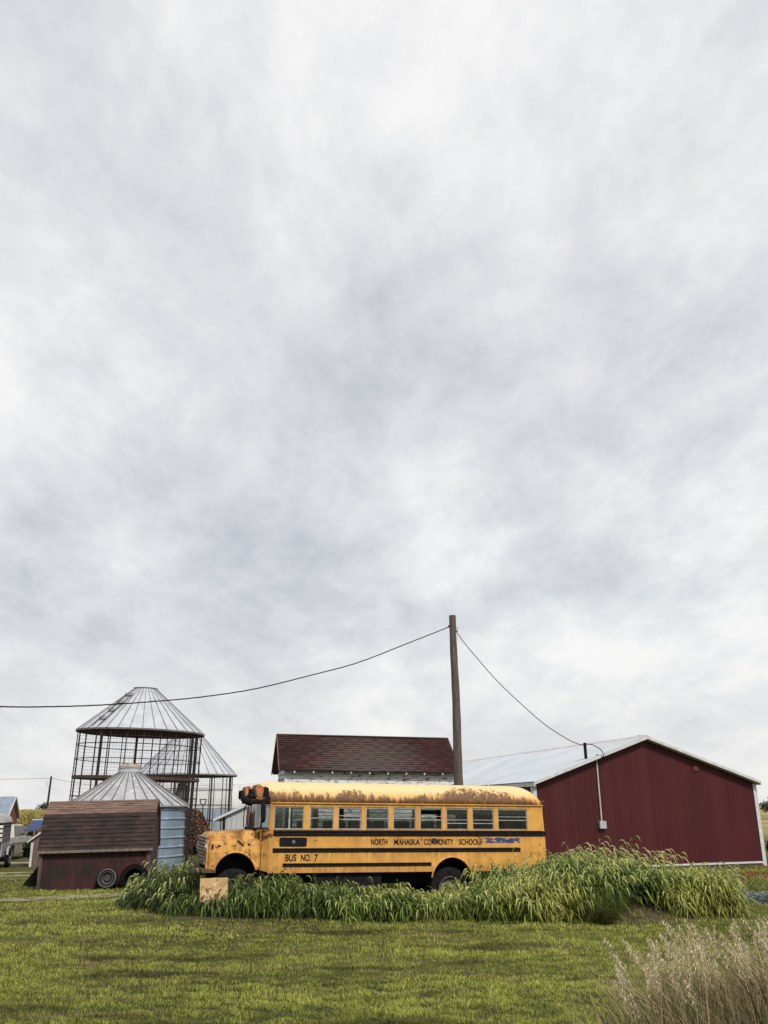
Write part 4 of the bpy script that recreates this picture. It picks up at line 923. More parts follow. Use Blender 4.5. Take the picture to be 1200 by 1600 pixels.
# ------------------------------------------------------------------ red gambrel shed
SY = R(8.5)
shed = empty('garden_shed', (-11.08, 30.5, G(-11, 30.5)), (0, R(-.65), SY), 'small red wooden shed with a brown barn-style gambrel shingle roof', 'shed')
SW, SD = 3.42, 2.35
redw = M('faded_red_board', (.068, .012, .012), (.030, .009, .009), 3.4, stretch=(3, 3, .35), rough=.85, bump=.4, bscale=14, layers=[((.012, .007, .007), 1.3, (1, 1, .8), .42, .62), ((.20, .12, .095), 14, (3, 3, .4), .68, .76)])
gp_ = [(0, 1.28), (.42, 2.22), (SD/2, 2.62), (SD-.42, 2.22), (SD, 1.28)]       # end profile (depth, z)
m = MB()
ribbed(m, 0, SW, lambda s: -.1, lambda s: 1.36, .20, -.012, lambda s, z, d: (s, d+.0+.03*(z/1.3), z)); ribbed(m, 0, SW, lambda s: -.1, lambda s: 1.36, .20, .012, lambda s, z, d: (s, SD+d, z))
for x in (0, SW-.03): m.poly([(x, 0, -.1), (x, SD, -.1)]+[(x, p[0], p[1]) for p in reversed(gp_)], (.03, 0, 0))
m.build('wall', redw, shed, recalc=False)
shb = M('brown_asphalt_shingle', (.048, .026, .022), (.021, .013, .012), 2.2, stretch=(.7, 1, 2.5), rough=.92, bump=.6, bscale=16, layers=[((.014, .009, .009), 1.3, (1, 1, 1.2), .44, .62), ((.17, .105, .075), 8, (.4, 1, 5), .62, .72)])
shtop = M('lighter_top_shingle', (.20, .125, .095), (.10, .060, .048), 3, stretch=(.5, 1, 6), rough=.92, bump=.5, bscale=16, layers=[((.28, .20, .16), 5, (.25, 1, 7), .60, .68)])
m = MB(); mt = MB()
ops = [(-.13, 1.14), (.36, 2.26), (SD/2, 2.68), (SD-.36, 2.26), (SD+.13, 1.14)]
for k in range(4):
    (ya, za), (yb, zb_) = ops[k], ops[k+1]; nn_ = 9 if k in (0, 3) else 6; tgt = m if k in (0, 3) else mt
    for i in range(nn_):
        if k < 2: t0, t1 = i/nn_, (i+1)/nn_
        else: t0, t1 = 1-i/nn_, 1-(i+1)/nn_
        sy_ = -1 if k < 2 else 1; o1 = .028; o2 = .006; nx_, nz_ = (sy_*.85, .5) if k in (0, 3) else (sy_*.3, .95)
        for j in range(14):
            xa, xb = -.08+(SW+.16)*j/14, -.08+(SW+.16)*(j+1)/14; wv = .008*math.sin(j*2.3+i*4.1)
            A = (ya+(yb-ya)*t0, za+(zb_-za)*t0); Bq = (ya+(yb-ya)*t1, za+(zb_-za)*t1)
            tgt.add([(xa, A[0]+nx_*(o1+wv), A[1]+nz_*(o1+wv)), (xb, A[0]+nx_*(o1+wv), A[1]+nz_*(o1+wv)), (xb, Bq[0]+nx_*o2, Bq[1]+nz_*o2), (xa, Bq[0]+nx_*o2, Bq[1]+nz_*o2), (xa, A[0], A[1]), (xb, A[0], A[1])], [(0, 1, 2, 3), (0, 4, 5, 1)])
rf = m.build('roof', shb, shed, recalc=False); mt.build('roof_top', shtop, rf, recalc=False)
m = MB(); m.box((-.08, -.16, 1.09), (SW+.08, -.125, 1.17)); m.box((-.08, -.125, 1.09), (SW+.08, .0, 1.115)); m.build('fascia', MAT['wood_old'], shed)
cbm = M('brown_grey_board', (.10, .07, .06), (.05, .035, .03), 4, stretch=(4, 4, .4), rough=.9)
for x0_, x1_ in ((-.03, .07), (SW-.13, SW)): m = MB(); m.box((x0_, -.035, -.1), (x1_, -.013, 1.1)); m.build('corner_board', cbm, shed)
bgm = M('dark_red_board', (.10, .028, .024), (.05, .02, .018), 5, rough=.85)
for x in (SW, -.03):
    m = MB()
    for k in range(4):
        a_, b__ = ops[k], ops[k+1]; m.poly([(x, a_[0], a_[1]-.02), (x, b__[0], b__[1]-.02), (x, b__[0], b__[1]-.12), (x, a_[0]+(.05 if k < 2 else -.05)*(1 if k in (0, 3) else 0), a_[1]-.10)], (.03, 0, 0))
    m.build('bargeboard', bgm, rf)
# tyres leaning on the shed
def tyre(name, r, wd, rim, loc, lean, yaw_, label, dark=False):
    e_ = empty(name, loc, (0, 0, 0), label, 'tyre'); e_.rotation_euler = (R(lean), 0, yaw_)
    m = MB(); ri = rim
    prof = [(ri, -wd*.40), (ri+.02, -wd*.5), (r-.05, -wd*.5), (r-.01, -wd*.42), (r, -wd*.25), (r, wd*.25), (r-.01, wd*.42), (r-.05, wd*.5), (ri+.02, wd*.5), (ri, wd*.40)]
    m.lathe(prof, 36, (0, 0, r), axis='y'); m.build('tyre', MAT['deep_black'] if dark else MAT['rubber'], e_, smooth=35)
    if not dark:
        m = MB(); m.lathe([(ri, wd*.3), (ri+.01, -wd*.42), (ri-.02, -wd*.42), (ri-.03, -wd*.1), (ri*.62, -wd*.05), (ri*.45, -wd*.25), (.05, -wd*.28), (0, -wd*.2)], 30, (0, 0, r), axis='y'); m.build('rim', M('dusty_black_rim', (.030, .028, .027), (.012, .012, .012), 9, rough=.6), e_, smooth=35)
        m = MB(); m.lathe([(r-.055, -wd*.505), (r-.075, -wd*.515), (r-.085, -wd*.505)], 36, (0, 0, r), axis='y'); m.build('sidewall_ring', M('worn_sidewall', (.13, .125, .12), (.05, .05, .05), 7), e_, smooth=35)
    else:
        m = MB(); m.lathe([(ri+.01, wd*.3), (0, wd*.3)], 30, (0, 0, r), axis='y'); m.build('hollow_shade', MAT['deep_black'], e_)  # black disc closing the hollow, painted in place of the shade inside
    return e_
tyre('tyre', .335, .22, .20, (-8.93, 30.56, G(-8.93, 30.56)), -12, SY, 'black car tyre on its dark rim leaning against the red shed')
tyre('tyre', .45, .30, .27, (-8.10, 30.66, G(-8.1, 30.66)-.16), -10, SY, 'larger hollow black tyre leaning at the right end of the red shed wall', True)
# dark panel propped on the shed's left side
m = MB(); m.poly([(0, 0, 0), (1.05, 0, 0), (1.05, 0, 1.1), (.86, 0, 1.15)], (0, .06, 0)); o = m.build('ramp_panel', MAT['black']); o.location = (-12.25, 32.2, 0); o.rotation_euler = (0, 0, SY)
prop(o, 'black sloping panel propped against the left end of the red shed', 'panel')

# ------------------------------------------------------------------ round steel things
def cone_roof(m, r0, z0, r1, z1, nr, rib=.03, seam=None, lip=.0):
    vs = []; n = nr*4; prof = [(r1, z1), (r1+(r0-r1)*.5, z1+(z0-z1)*.5), (r0, z0)]
    if lip: prof.append((r0+.0, z0-lip))
    m.lathe(prof, nr, (0, 0, 0))
    for i in range(nr):
        a_ = 2*math.pi*i/nr; c_, s_ = math.cos(a_), math.sin(a_)
        seam.tube([((r1)*c_, r1*s_, z1+rib*.4), ((r0+.02)*c_, (r0+.02)*s_, z0+rib*.4)], rib, 4)
def bin_():
    c = at(199, 1256, 37.9); r = 2.30
    e_ = empty('grain_bin', (c.x, c.y, 0), (0, 0, .1), 'small round galvanised grain bin with a ribbed conical roof behind the red shed', 'grain bin')
    m = MB(); prof = [(r, .28)]; z = .28
    while z < 2.52:
        for dz, d in ((.0, 0), (.03, .035), (.06, .035), (.09, 0)): prof.append((r+d, z+dz))
        z += .345
    prof.append((r, 2.60)); m.lathe(prof, 56)
    m.build('wall', M('blue_grey_galvanised', (.28, .36, .45), (.20, .26, .33), .9, rough=.5, metal=.2, layers=[((.50, .55, .60), 3, (1, 1, 4), .58, .68), ((.16, .13, .12), 2.4, (1, 1, .3), .64, .78)]), e_, smooth=25)
    m = MB()
    for k in range(8):
        a_ = -2.4+k*.785; m.box((r*math.cos(a_)-.012, r*math.sin(a_)-.045, .3), (r*math.cos(a_)+.03, r*math.sin(a_)+.03, 2.55))
    m.build('wall_seam', MAT['galv_seam'], e_)
    m = MB(); m.lathe([(r+.04, .28), (r+.06, .26), (r+.06, -.2)], 40); m.build('base', MAT['concrete'], e_, smooth=30)
    m = MB(); sm = MB(); cone_roof(m, r+.14, 2.56, .42, 3.86, 30, .022, sm, .06)
    rf = m.build('roof', M('weathered_bin_roof', (.44, .45, .46), (.33, .33, .34), 2, rough=.5, metal=.25, layers=[((.62, .61, .60), 3, (1, 1, 1), .58, .66), ((.18, .14, .12), 2.5, (1, 1, 1), .62, .76)]), e_); sm.build('rib', MAT['galv_seam'], rf)
    m = MB(); m.lathe([(.46, 3.84), (.46, 4.02), (.50, 4.03), (.40, 4.05)], 24); m.build('collar', MAT['galv'], rf, smooth=30)
    m = MB(); m.lathe([(.0, 4.20), (.12, 4.20), (.34, 4.17), (.41, 4.09), (.41, 4.04), (.2, 4.04)], 20); m.build('cap', M('rusty_cap', (.24, .17, .14), (.38, .34, .31), 6, rough=.8), rf, smooth=30)
bin_()
def crib(name, c, r, ez, az, re, rt, tilt, label, mesh_a=.15, posts=(), ladder=False, rings=(), thick=(), nv=22):
    e_ = empty(name, (c[0], c[1], 0), (0, tilt, 0), label, 'corn crib')
    m = MB(); sm = MB(); cone_roof(m, re, ez, rt, az, 34, .017, sm, 0)
    rf = m.build('roof', MAT['galv'], e_); sm.build('rib', MAT['galv_seam'], rf)
    m = MB(); m.lathe([(re-.02, ez-.02), (re-.05, ez-.05), (rt, az-.06)], 40); m.build('underside', M('dark_brown_underside', (.05, .03, .025), (.09, .05, .035), 5, rough=.9), rf)  # lining in a much darker brown than the roof sheets above
    m = MB(); m.lathe([(re+.01, ez+.02), (re+.01, ez-.06), (re-.02, ez-.06)], 52); m.lathe([(rt+.04, az-.02), (rt+.04, az+.04), (rt-.02, az+.04)], 26); m.build('roof_rim', M('seam_grey', (.16, .15, .15), (.09, .07, .06), 5), rf, smooth=30)
    m = MB()
    for k in range(nv):
        a_ = 2*math.pi*k/nv+.05; m.tube([(r*math.cos(a_), r*math.sin(a_), 0), (r*math.cos(a_), r*math.sin(a_), ez)], .027, 5)
    m.build('upright_rod', MAT['darksteel'], e_)
    for a_, th in posts:
        m = MB(); x, y = r*math.cos(a_)*.99, r*math.sin(a_)*.99; m.box((x-th/2, y-th/2, -.1), (x+th/2, y+th/2, ez-.04)); m.build('post', MAT['darksteel'], e_)
    m = MB()
    for z in rings: m.tube([((r+.02)*math.cos(t_), (r+.02)*math.sin(t_), z) for t_ in [2*math.pi*i/56 for i in range(56)]], .020, 5, closed=True)
    m.build('ring', MAT['darksteel'], e_)
    m = MB()
    for z0, z1 in thick: m.lathe([(r+.03, z0), (r+.05, z0), (r+.05, z1), (r-.12, z1), (r-.12, z0), (r+.03, z0)], 52)
    if thick: m.build('band', M('rusty_band', (.075, .042, .030), (.04, .025, .02), 6, rough=.85), e_)
    # wire netting
    m = MB(); w_ = .0032; n = int(2*math.pi*r/mesh_a)
    for k in range(n):
        a_ = 2*math.pi*k/n; x, y = r*math.cos(a_), r*math.sin(a_); tx, ty_ = -math.sin(a_)*w_, math.cos(a_)*w_
        m.add([(x-tx, y-ty_, .1), (x+tx, y+ty_, .1), (x+tx, y+ty_, ez-.05), (x-tx, y-ty_, ez-.05)], [(0, 1, 2, 3)])
    z = .15
    while z < ez: m.lathe([(r-.01, z), (r-.01, z+2*w_)], 52); z += mesh_a
    m.build('wire_netting', M('netting_wire', (.12, .10, .095), (.07, .05, .045), 4, rough=.7), e_)
    if ladder:
        m = MB(); sla = math.atan2(az-ez, re-rt)
        a0 = -2.08
        for k in range(4):
            rr_ = re-.45-k*.50; z = ez+(re-rr_)*math.tan(sla)+.07; ux, uy = -math.sin(a0), math.cos(a0)
            cx, cy = rr_*math.cos(a0), rr_*math.sin(a0); m.tube([(cx-ux*.22, cy-uy*.22, z), (cx+ux*.22, cy+uy*.22, z)], .022, 5); m.tube([(cx-ux*.22, cy-uy*.22, z+.09), (cx+ux*.22, cy+uy*.22, z+.09)], .018, 5)
        for s_ in (-1, 1):
            P_ = [(rr_*math.cos(a0)-s_*math.sin(a0)*.22, rr_*math.sin(a0)+s_*math.cos(a0)*.22, ez+(re-rr_)*math.tan(sla)+.05) for rr_ in (re-.05, re-2.1)]
            m.tube(P_, .016, 5)
        m.build('roof_ladder', MAT['darksteel'], rf)
    return e_
c = at(214, 1146, 46); K1 = crib('corn_crib', (c.x, c.y), 3.0, 6.08, 8.25, 3.12, .56, R(2.0), 'taller round wire corn crib with a ladder lying on its cone roof', .16,
     [(-1.95, .11), (-1.10-.9, .0) if False else (1.9, .09), (-.33, .12), (-.20, .10)], True, (5.7-.3, 4.72, 3.0, 2.2, 1.4), ((3.80, 3.94),), 24)
c = at(290, 1212, 58); K2 = crib('corn_crib', (c.x, c.y), 2.85, 4.45, 7.45, 3.10, .25, R(.8), 'round wire corn crib with a steeper cone roof standing farther back', .13,
     [(-.15, .10), (-.8, .08), (-1.6, .08), (-2.4, .08)], False, (3.6, 2.7, 1.8, .9), (), 16)
m = MB(); m.lathe([(.38, .1), (.38, 3.3), (.30, 3.75), (.10, 4.25), (0, 4.35)], 20, (.2, -1.9, 0)); m.build('ventilator', M('slatted_ventilator', (.10, .085, .09), (.05, .04, .045), 7, stretch=(1, 1, 5), rough=.8), K2, smooth=40)
# heap of corn cobs kept in the farther crib
def cobs():
    nb = NB(); n = 3600; cx, cy = K2.location.x+.75, 54.6
    u = rng.random(n); a_ = rng.random(n)*2*np.pi; rr_ = 2.0*np.sqrt(u)
    X_ = cx+rr_*np.cos(a_)*.95; Y_ = cy+rr_*np.sin(a_)*.5; top_ = 2.5*(1-(rr_/2.15)**3)
    Z_ = top_*rng.random(n)**.35
    d = rng.normal(size=(n, 3)); d /= np.linalg.norm(d, axis=1, keepdims=True); c_ = np.stack([X_, Y_, Z_+.03], 1); s_ = np.linspace(-1, 1, 4)
    P_ = c_[:, None]+d[:, None]*(.12*s_)[None, :, None]
    nb.add(*tubes(P_, np.tile([.02, .04, .038, .012], (n, 1)), rng.random(n), 5))
    o = nb.build('corn_cobs', foliage('corn_cob', (.035, .018, .011), (.20, .105, .06), None, 0, .85)); prop(o, 'brown heap of corn cobs behind the wire corn crib and bus nose', 'corn cobs', kind='stuff')
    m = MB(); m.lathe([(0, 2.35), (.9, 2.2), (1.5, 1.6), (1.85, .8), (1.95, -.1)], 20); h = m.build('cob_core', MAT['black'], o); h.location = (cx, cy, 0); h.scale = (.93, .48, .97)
cobs()
# thin standpipe by the cribs
c = at(316, 1280, 57); m = MB(); m.tube([(0, 0, 0), (0, 0, 3.15)], .035, 6); m.tube([(-.18, 0, 3.45), (-.12, 0, 3.22), (0, 0, 3.15), (.12, 0, 3.22), (.18, 0, 3.45)], .03, 6); m.box((-.2, -.02, 3.42), (.2, .02, 3.47)); o = m.build('standpipe', MAT['darksteel']); o.location = (c.x, 52.5, 0)
o.location = at(316, 1280, 52.5); o.location.z = -.5
prop(o, 'thin dark pipe with a forked top beside the far corn crib', 'pipe')

# ------------------------------------------------------------------ hoop building and lean-to at the back
hb_ = empty('hoop_building', (at(240, 1300, 75).x, 75, 0), (0, 0, R(3)), 'long pale hoop building with a blue-grey lower wall behind the corn cribs', 'building')
m = MB(); LH = 12.5; DH = 8; N_ = 16
prof = [(-.0, 2.55)]+[(DH/2-DH/2*math.cos(math.pi*i/N_), 2.55+1.95*math.sin(math.pi*i/N_)**.8) for i in range(1, N_)]+[(DH, 2.55)]
xs_ = [LH*i/14 for i in range(15)]
m.add([(x, p[0], p[1]+(0 if i % 2 else .03)) for i, x in enumerate(xs_) for p in prof], [(i*len(prof)+j, i*len(prof)+j+1, (i+1)*len(prof)+j+1, (i+1)*len(prof)+j) for i in range(14) for j in range(len(prof)-1)])
for x in (0, LH): m.add([(x, p[0], p[1]) for p in prof], [tuple(range(len(prof)))])
m.build('roof_cover', M('pale_fabric', (.52, .52, .51), (.44, .44, .44), .8, stretch=(3, 1, 1), rough=.7, layers=[((.33, .33, .34), 1.2, (4, 1, .3), .62, .72)]), hb_, smooth=60)
m = MB(); m.box((0, 0, -.2), (LH, .1, 2.53)); m.box((0, .1, -.2), (.1, DH, 2.53)); m.box((LH-.1, .1, -.2), (LH, DH, 2.53)); m.box((.1, DH-.1, -.2), (LH-.1, DH, 2.53)); m.build('wall', M('blue_grey_wall', (.30, .36, .44), (.22, .27, .34), .7, stretch=(5, 1, 1), rough=.6), hb_)
p0 = at(333, 1281, 50)
lt = empty('machine_shed', (p0.x, 50, 0), (0, 0, R(4)), 'white metal shed with a sloping roof edge seen behind the bus nose', 'shed')
wm = M('white_sheet_metal', (.50, .51, .52), (.42, .43, .44), 1.2, stretch=(3, 1, .3), rough=.5)
m = MB(); tz = lambda s: 1.93+.43*s if s < 4.3 else 1.93+.43*(8.6-s)
for a_, b__ in ((.55, 4.3), (4.3, 8.1)): ribbed(m, a_, b__, lambda s: 0, lambda s: tz(s)-.08, .25, -.02, lambda s, z, d: (s, .2+d, z))
ribbed(m, .2, 9, lambda s: 0, lambda s: tz(.55)-.05, .25, -.02, lambda s, z, d: (.55+d, s, z)); ribbed(m, .2, 9, lambda s: 0, lambda s: tz(8.1)-.05, .25, .02, lambda s, z, d: (8.1+d, s, z))
m.build('wall', wm, lt, recalc=False)
m = MB(); m.poly([(0, 0, 1.80), (4.3, 0, 3.65), (8.6, 0, 1.80), (8.6, 0, 1.93), (4.3, 0, 3.80), (0, 0, 1.93)], (0, 9.2, 0)); m.build('roof', M('pale_blue_white_roof', (.62, .66, .70), (.55, .58, .62), 1, rough=.4), lt)
m = MB(); m.box((.50, .12, 0), (.62, .20, 1.98)); m.build('post', MAT['black'], lt)

# ------------------------------------------------------------------ far left: barn, trailer, truck, stall, poles
fb_ = empty('red_barn', (at(8, 1250, 65).x+.05, 65, 0), (0, 0, R(14.5)), 'small distant red barn with a blue-grey metal roof at the left edge', 'barn')
m = MB(); WF, LF = 6.2, 9.
for x in (0, -LF): m.poly([(x, 0, -.2), (x, WF, -.2), (x, WF, 2.15), (x, WF/2, 3.38), (x, 0, 2.15)], (.1, 0, 0))
m.box((-LF+.1, 0, -.2), (0, .1, 2.15)); m.box((-LF+.1, WF-.1, -.2), (0, WF, 2.15)); m.build('wall', M('barn_red', (.20, .035, .025), (.14, .025, .02), 2, rough=.7), fb_)
m = MB(); m.poly([(.25, -.25, 1.98), (.25, WF/2, 3.42), (.25, WF+.25, 1.98), (.25, WF+.25, 2.08), (.25, WF/2, 3.52), (.25, -.25, 2.08)], (-LF-.5, 0, 0)); rf = m.build('roof', M('blue_grey_roof', (.20, .25, .31), (.15, .19, .24), 1, stretch=(4, 1, 1), rough=.45), fb_)
m = MB(); m.poly([(.26, -.28, 1.96), (.26, WF/2, 3.42), (.26, WF+.28, 1.96), (.26, WF+.28, 2.12), (.26, WF/2, 3.58), (.26, -.28, 2.12)], (.05, 0, 0)); m.build('white_trim', MAT['white_paint'], rf)

def livestock_trailer():
    p = at(17, 1300, 46); e_ = empty('livestock_trailer', (p.x, 46, 0), (0, 0, R(108)), 'grey livestock trailer with slatted sides at the left edge', 'trailer')
    LT, WT = 4.6, 1.9; x0 = -LT
    dk = M('trailer_steel', (.055, .055, .06), (.11, .11, .11), 4, rough=.6); gy = M('trailer_grey', (.38, .38, .38), (.27, .27, .27), 3, rough=.5)
    m = MB(); m.box((x0, 0, .55), (0, .04, 1.05)); m.box((x0, WT-.04, .55), (0, WT, 1.05)); m.box((-.04, .04, .55), (0, WT-.04, 1.05)); m.box((x0, .04, .50), (0, WT-.04, .55)); m.build('lower_panel', gy, e_)
    m = MB()
    for wy in (.02, WT-.02):
        for k in range(10): m.box((x0+.02+k*(LT-.08)/9, wy-.02, 1.05), (x0+.07+k*(LT-.08)/9, wy+.02, 1.95))
        for z in (1.2, 1.4, 1.6, 1.8): m.box((x0, wy-.012, z), (0, wy+.012, z+.07))
    for z in (1.2, 1.4, 1.6, 1.8): m.box((-.035, .04, z), (-.01, WT-.04, z+.07))
    for k in range(4): m.box((-.04, .05+k*(WT-.15)/3, 1.05), (0, .10+k*(WT-.15)/3, 1.95))
    m.build('slats', dk, e_)
    m = MB(); pr = [(0-.03, 1.95), (.02, 2.12), (.15, 2.26), (.4, 2.34), (WT/2, 2.37), (WT-.4, 2.34), (WT-.15, 2.26), (WT-.02, 2.12), (WT+.03, 1.95)]
    m.poly([(x0-.05, p_[0], p_[1]) for p_ in pr], (LT+.1, 0, 0)); m.build('roof', M('tarp_grey', (.40, .39, .38), (.30, .29, .28), 2, rough=.7), e_, smooth=40)
    for wy in (-.12, WT+.12):
        m = MB(); m.tube([(-2.75, wy, .55), (-2.65, wy, .82), (-1.9, wy, .86), (-1.15, wy, .82), (-1.05, wy, .55)], .05, 6); m.build('mudguard', gy, e_)
        for xx in (-2.3, -1.5):
            m = MB(); m.lathe([(.20, -.08), (.24, -.1), (.33, -.1), (.36, -.06), (.36, .06), (.33, .1), (.24, .1), (.20, .08)], 24, (xx, wy, .36), axis='y'); wq = m.build('wheel', MAT['rubber'], e_, smooth=35)
            m = MB(); m.lathe([(.21, -.09 if wy < 0 else .09), (.15, -.05 if wy < 0 else .05), (.06, -.10 if wy < 0 else .10), (0, -.10 if wy < 0 else .10)], 20, (xx, wy, .36), axis='y'); m.build('rim', MAT['white_paint'], wq, smooth=35)
    m = MB(); m.tube([(x0, WT/2, .5), (x0-1.1, WT/2, .5)], .05, 6); m.tube([(x0-.9, WT/2, .5), (x0-.9, WT/2, -.02)], .035, 6); m.build('tow_bar', dk, e_)
livestock_trailer()
def pickup():
    _q = Matrix.Rotation(R(98), 3, 'Z') @ Vector((-3.5, -.95, 0)); p = at(17, 1344, 50.2) - _q; e_ = empty('pickup_truck', (p.x, p.y, -.04), (0, 0, R(98)), 'dusty white and tan pickup truck parked beyond the livestock trailer', 'pickup truck')
    # front towards +x local, centred across at y = 0
    WT = 1.95; h = WT/2; LT = 5.4
    wp = M('truck_white', (.52, .50, .46), (.42, .39, .34), 2, rough=.4); tan = M('truck_tan', (.30, .24, .19), (.22, .17, .13), 2, rough=.45)
    def prism(pts, y0, y1, name, mat, bev=.04, par=None):
        m = MB(); m.poly([(q[0], y0, q[1]) for q in pts], (0, y1-y0, 0)); return m.build(name, mat, par or e_, bevel=bev)
    def arch(cx, r, n=8): return [(cx+r*math.cos(math.pi*i/n), .42+r*math.sin(math.pi*i/n)*.98) for i in range(n+1)]
    low = [(1.10, .50)]+arch(.30, .46)+[(-.16, .42)]+arch(-3.20, .46)+[(-4.28, .50), (-4.30, .85), (1.12, .85)]
    low = [(1.12, .50)]+arch(.28, .46)+arch(-3.5, .46)+[(-4.9, .50), (-4.9, .84), (1.14, .84)]
    prism(low, -h, h, 'lower_body', tan, .03)
    prism([(1.14, .86), (-4.9, .86), (-4.9, 1.18), (-3.15, 1.18), (-3.15, 1.16), (-.35, 1.16), (.95, 1.10), (1.16, .98)], -h, h, 'body', wp, .05)
    m = MB(); zs = [(1.16, 0, 0), (1.72, .16, .0)]
    cb = [(-.45, 1.16, h-.06), (-1.05, 1.80, h-.20), (-3.0, 1.82, h-.20), (-3.15, 1.17, h-.06)]
    vs = [(x, -y, z) for x, z, y in cb]+[(x, y, z) for x, z, y in cb]
    m.add(vs, [(0, 1, 2, 3), (7, 6, 5, 4), (0, 4, 5, 1), (1, 5, 6, 2), (2, 6, 7, 3), (3, 7, 4, 0)]); cabo = m.build('cab', wp, e_, bevel=.04)
    gm = M('truck_glass', (.015, .016, .018), None, rough=.25, spec=.25); gw = M('truck_windscreen', (.10, .11, .12), None, rough=.08)
    def lerp(a_, b__, t_): return tuple(a_[i]*(1-t_)+b__[i]*t_ for i in range(3))
    for s_ in (-1, 1):
        q = [(-.62, s_*(h-.075), 1.24), (-1.06, s_*(h-.185), 1.73), (-2.93, s_*(h-.185), 1.75), (-3.03, s_*(h-.075), 1.24)]
        m = MB(); m.poly([(a_, b__, c_) for a_, b__, c_ in q], (0, s_*.012, 0)); m.build('side_window', gm, cabo)
    m = MB(); m.poly([(-.50, -h+.14, 1.24), (-.50, h-.14, 1.24), (-1.00, h-.26, 1.765), (-1.00, -h+.26, 1.765)], (.02, 0, .02)); m.build('windscreen', gw, cabo)
    m = MB(); m.box((1.14, -.62, .88), (1.19, .62, 1.04)); m.build('grille', MAT['black'], e_)
    for s_ in (-1, 1):
        m = MB(); m.box((1.13, s_*.80-.15, .88), (1.185, s_*.80+.13, 1.05)); m.build('headlight', MAT['glass'], e_, bevel=.02)
        m = MB(); m.box((-.62, s_*(h+.02)-.02, 1.20), (-.50, s_*(h+.26)+.02, 1.40)) if s_ > 0 else m.box((-.62, -h-.28, 1.20), (-.50, -h-.02, 1.40)); m.build('mirror', MAT['black'], e_, bevel=.02)
        m = MB(); m.box((-1.75, s_*(h+.012)-.008, 1.05), (-1.60, s_*(h+.012)+.008, 1.09)); m.build('door_handle', MAT['black'], e_)
    m = MB(); m.box((1.12, -h+.02, .52), (1.26, h-.02, .72)); m.build('bumper', MAT['chrome'], e_, bevel=.03)
    for s_ in (-1, 1): m = MB(); m.box((-3.0, s_*(h-.02)-.05, .36), (-.25, s_*(h-.02)+.05, .44)); m.build('running_board', MAT['chrome'], e_)
    m = MB(); m.box((-5.02, -h+.1, .5), (-4.9, h-.1, .68)); m.build('bumper', MAT['chrome'], e_, bevel=.02)
    for xx in (.28, -3.5):
        for s_ in (-1, 1):
            m = MB(); m.lathe([(.22, -.1), (.25, -.12), (.37, -.12), (.40, -.07), (.40, .07), (.37, .12), (.25, .12), (.22, .1)], 24, (xx, s_*(h-.13), .40), axis='y'); wq = m.build('wheel', MAT['rubber'], e_, smooth=35)
            m = MB(); m.lathe([(.23, s_*.10), (.20, s_*.08), (.10, s_*.04), (.07, s_*.11), (0, s_*.11)], 20, (xx, s_*(h-.13), .40), axis='y'); m.build('rim', MAT['chrome'], wq, smooth=35)
pickup()
# small stall with a blue roof
p = at(50, 1296, 60); bs = empty('stall', (p.x, 60, 0), (0, 0, R(12)), 'small open stall with a bright blue sheet roof beyond the pickup truck', 'stall'); bs.scale = (.72, .8, .97)
m = MB(); m.add([(-.55, -.6, 1.38), (.60, -.6, 1.38), (.85, .9, 1.98), (-.15, .9, 1.98), (-.55, -.6, 1.34), (.60, -.6, 1.34), (.85, .9, 1.94), (-.15, .9, 1.94)], [(0, 1, 2, 3), (7, 6, 5, 4), (0, 4, 5, 1), (1, 5, 6, 2), (2, 6, 7, 3), (3, 7, 4, 0)]); m.build('roof', M('blue_tarp', (.02, .045, .15), (.015, .03, .10), 3, rough=.5), bs)
m = MB(); m.box((-.2, .9, 1.97), (.9, .96, 2.04)); m.build('ridge_board', MAT['white_paint'], bs)
for x, y in ((-.5, -.55), (.55, -.55), (.8, .85), (-.12, .85)):
    m = MB(); m.box((x-.04, y-.04, 0), (x+.04, y+.04, 1.36 if y < 0 else 1.93)); m.build('post', MAT['black'], bs)
m = MB(); m.box((-.4, .2, 0), (.6, .5, .9)); m.build('counter', MAT['wood_old'], bs)
# little white-roofed hut half hidden by the shed
p = at(60, 1305, 44); ht = empty('hut', (p.x, 44, 0), (0, 0, R(5)), 'little hut with a white sloping roof half hidden behind the red shed', 'hut')
m = MB(); m.poly([(-.25, 0, 0), (2.3, 0, 0), (2.3, 0, 1.15), (1.0, 0, 2.0), (-.25, 0, 1.15)], (0, 1.8, 0)); m.build('wall', M('hut_brown', (.16, .11, .09), (.09, .06, .05), 3, stretch=(5, 1, .5)), ht)
m = MB(); m.poly([(-.45, -.12, 1.02), (1.02, -.12, 2.08), (2.5, -.12, 1.02), (2.5, -.12, 1.10), (1.02, -.12, 2.18), (-.45, -.12, 1.10)], (0, 2.0, 0)); m.build('roof', MAT['white_paint'], ht)
m = MB(); m.box((-.28, -.03, 0), (-.18, .0, 1.05)); m.build('corner_board', MAT['white_paint'], ht)
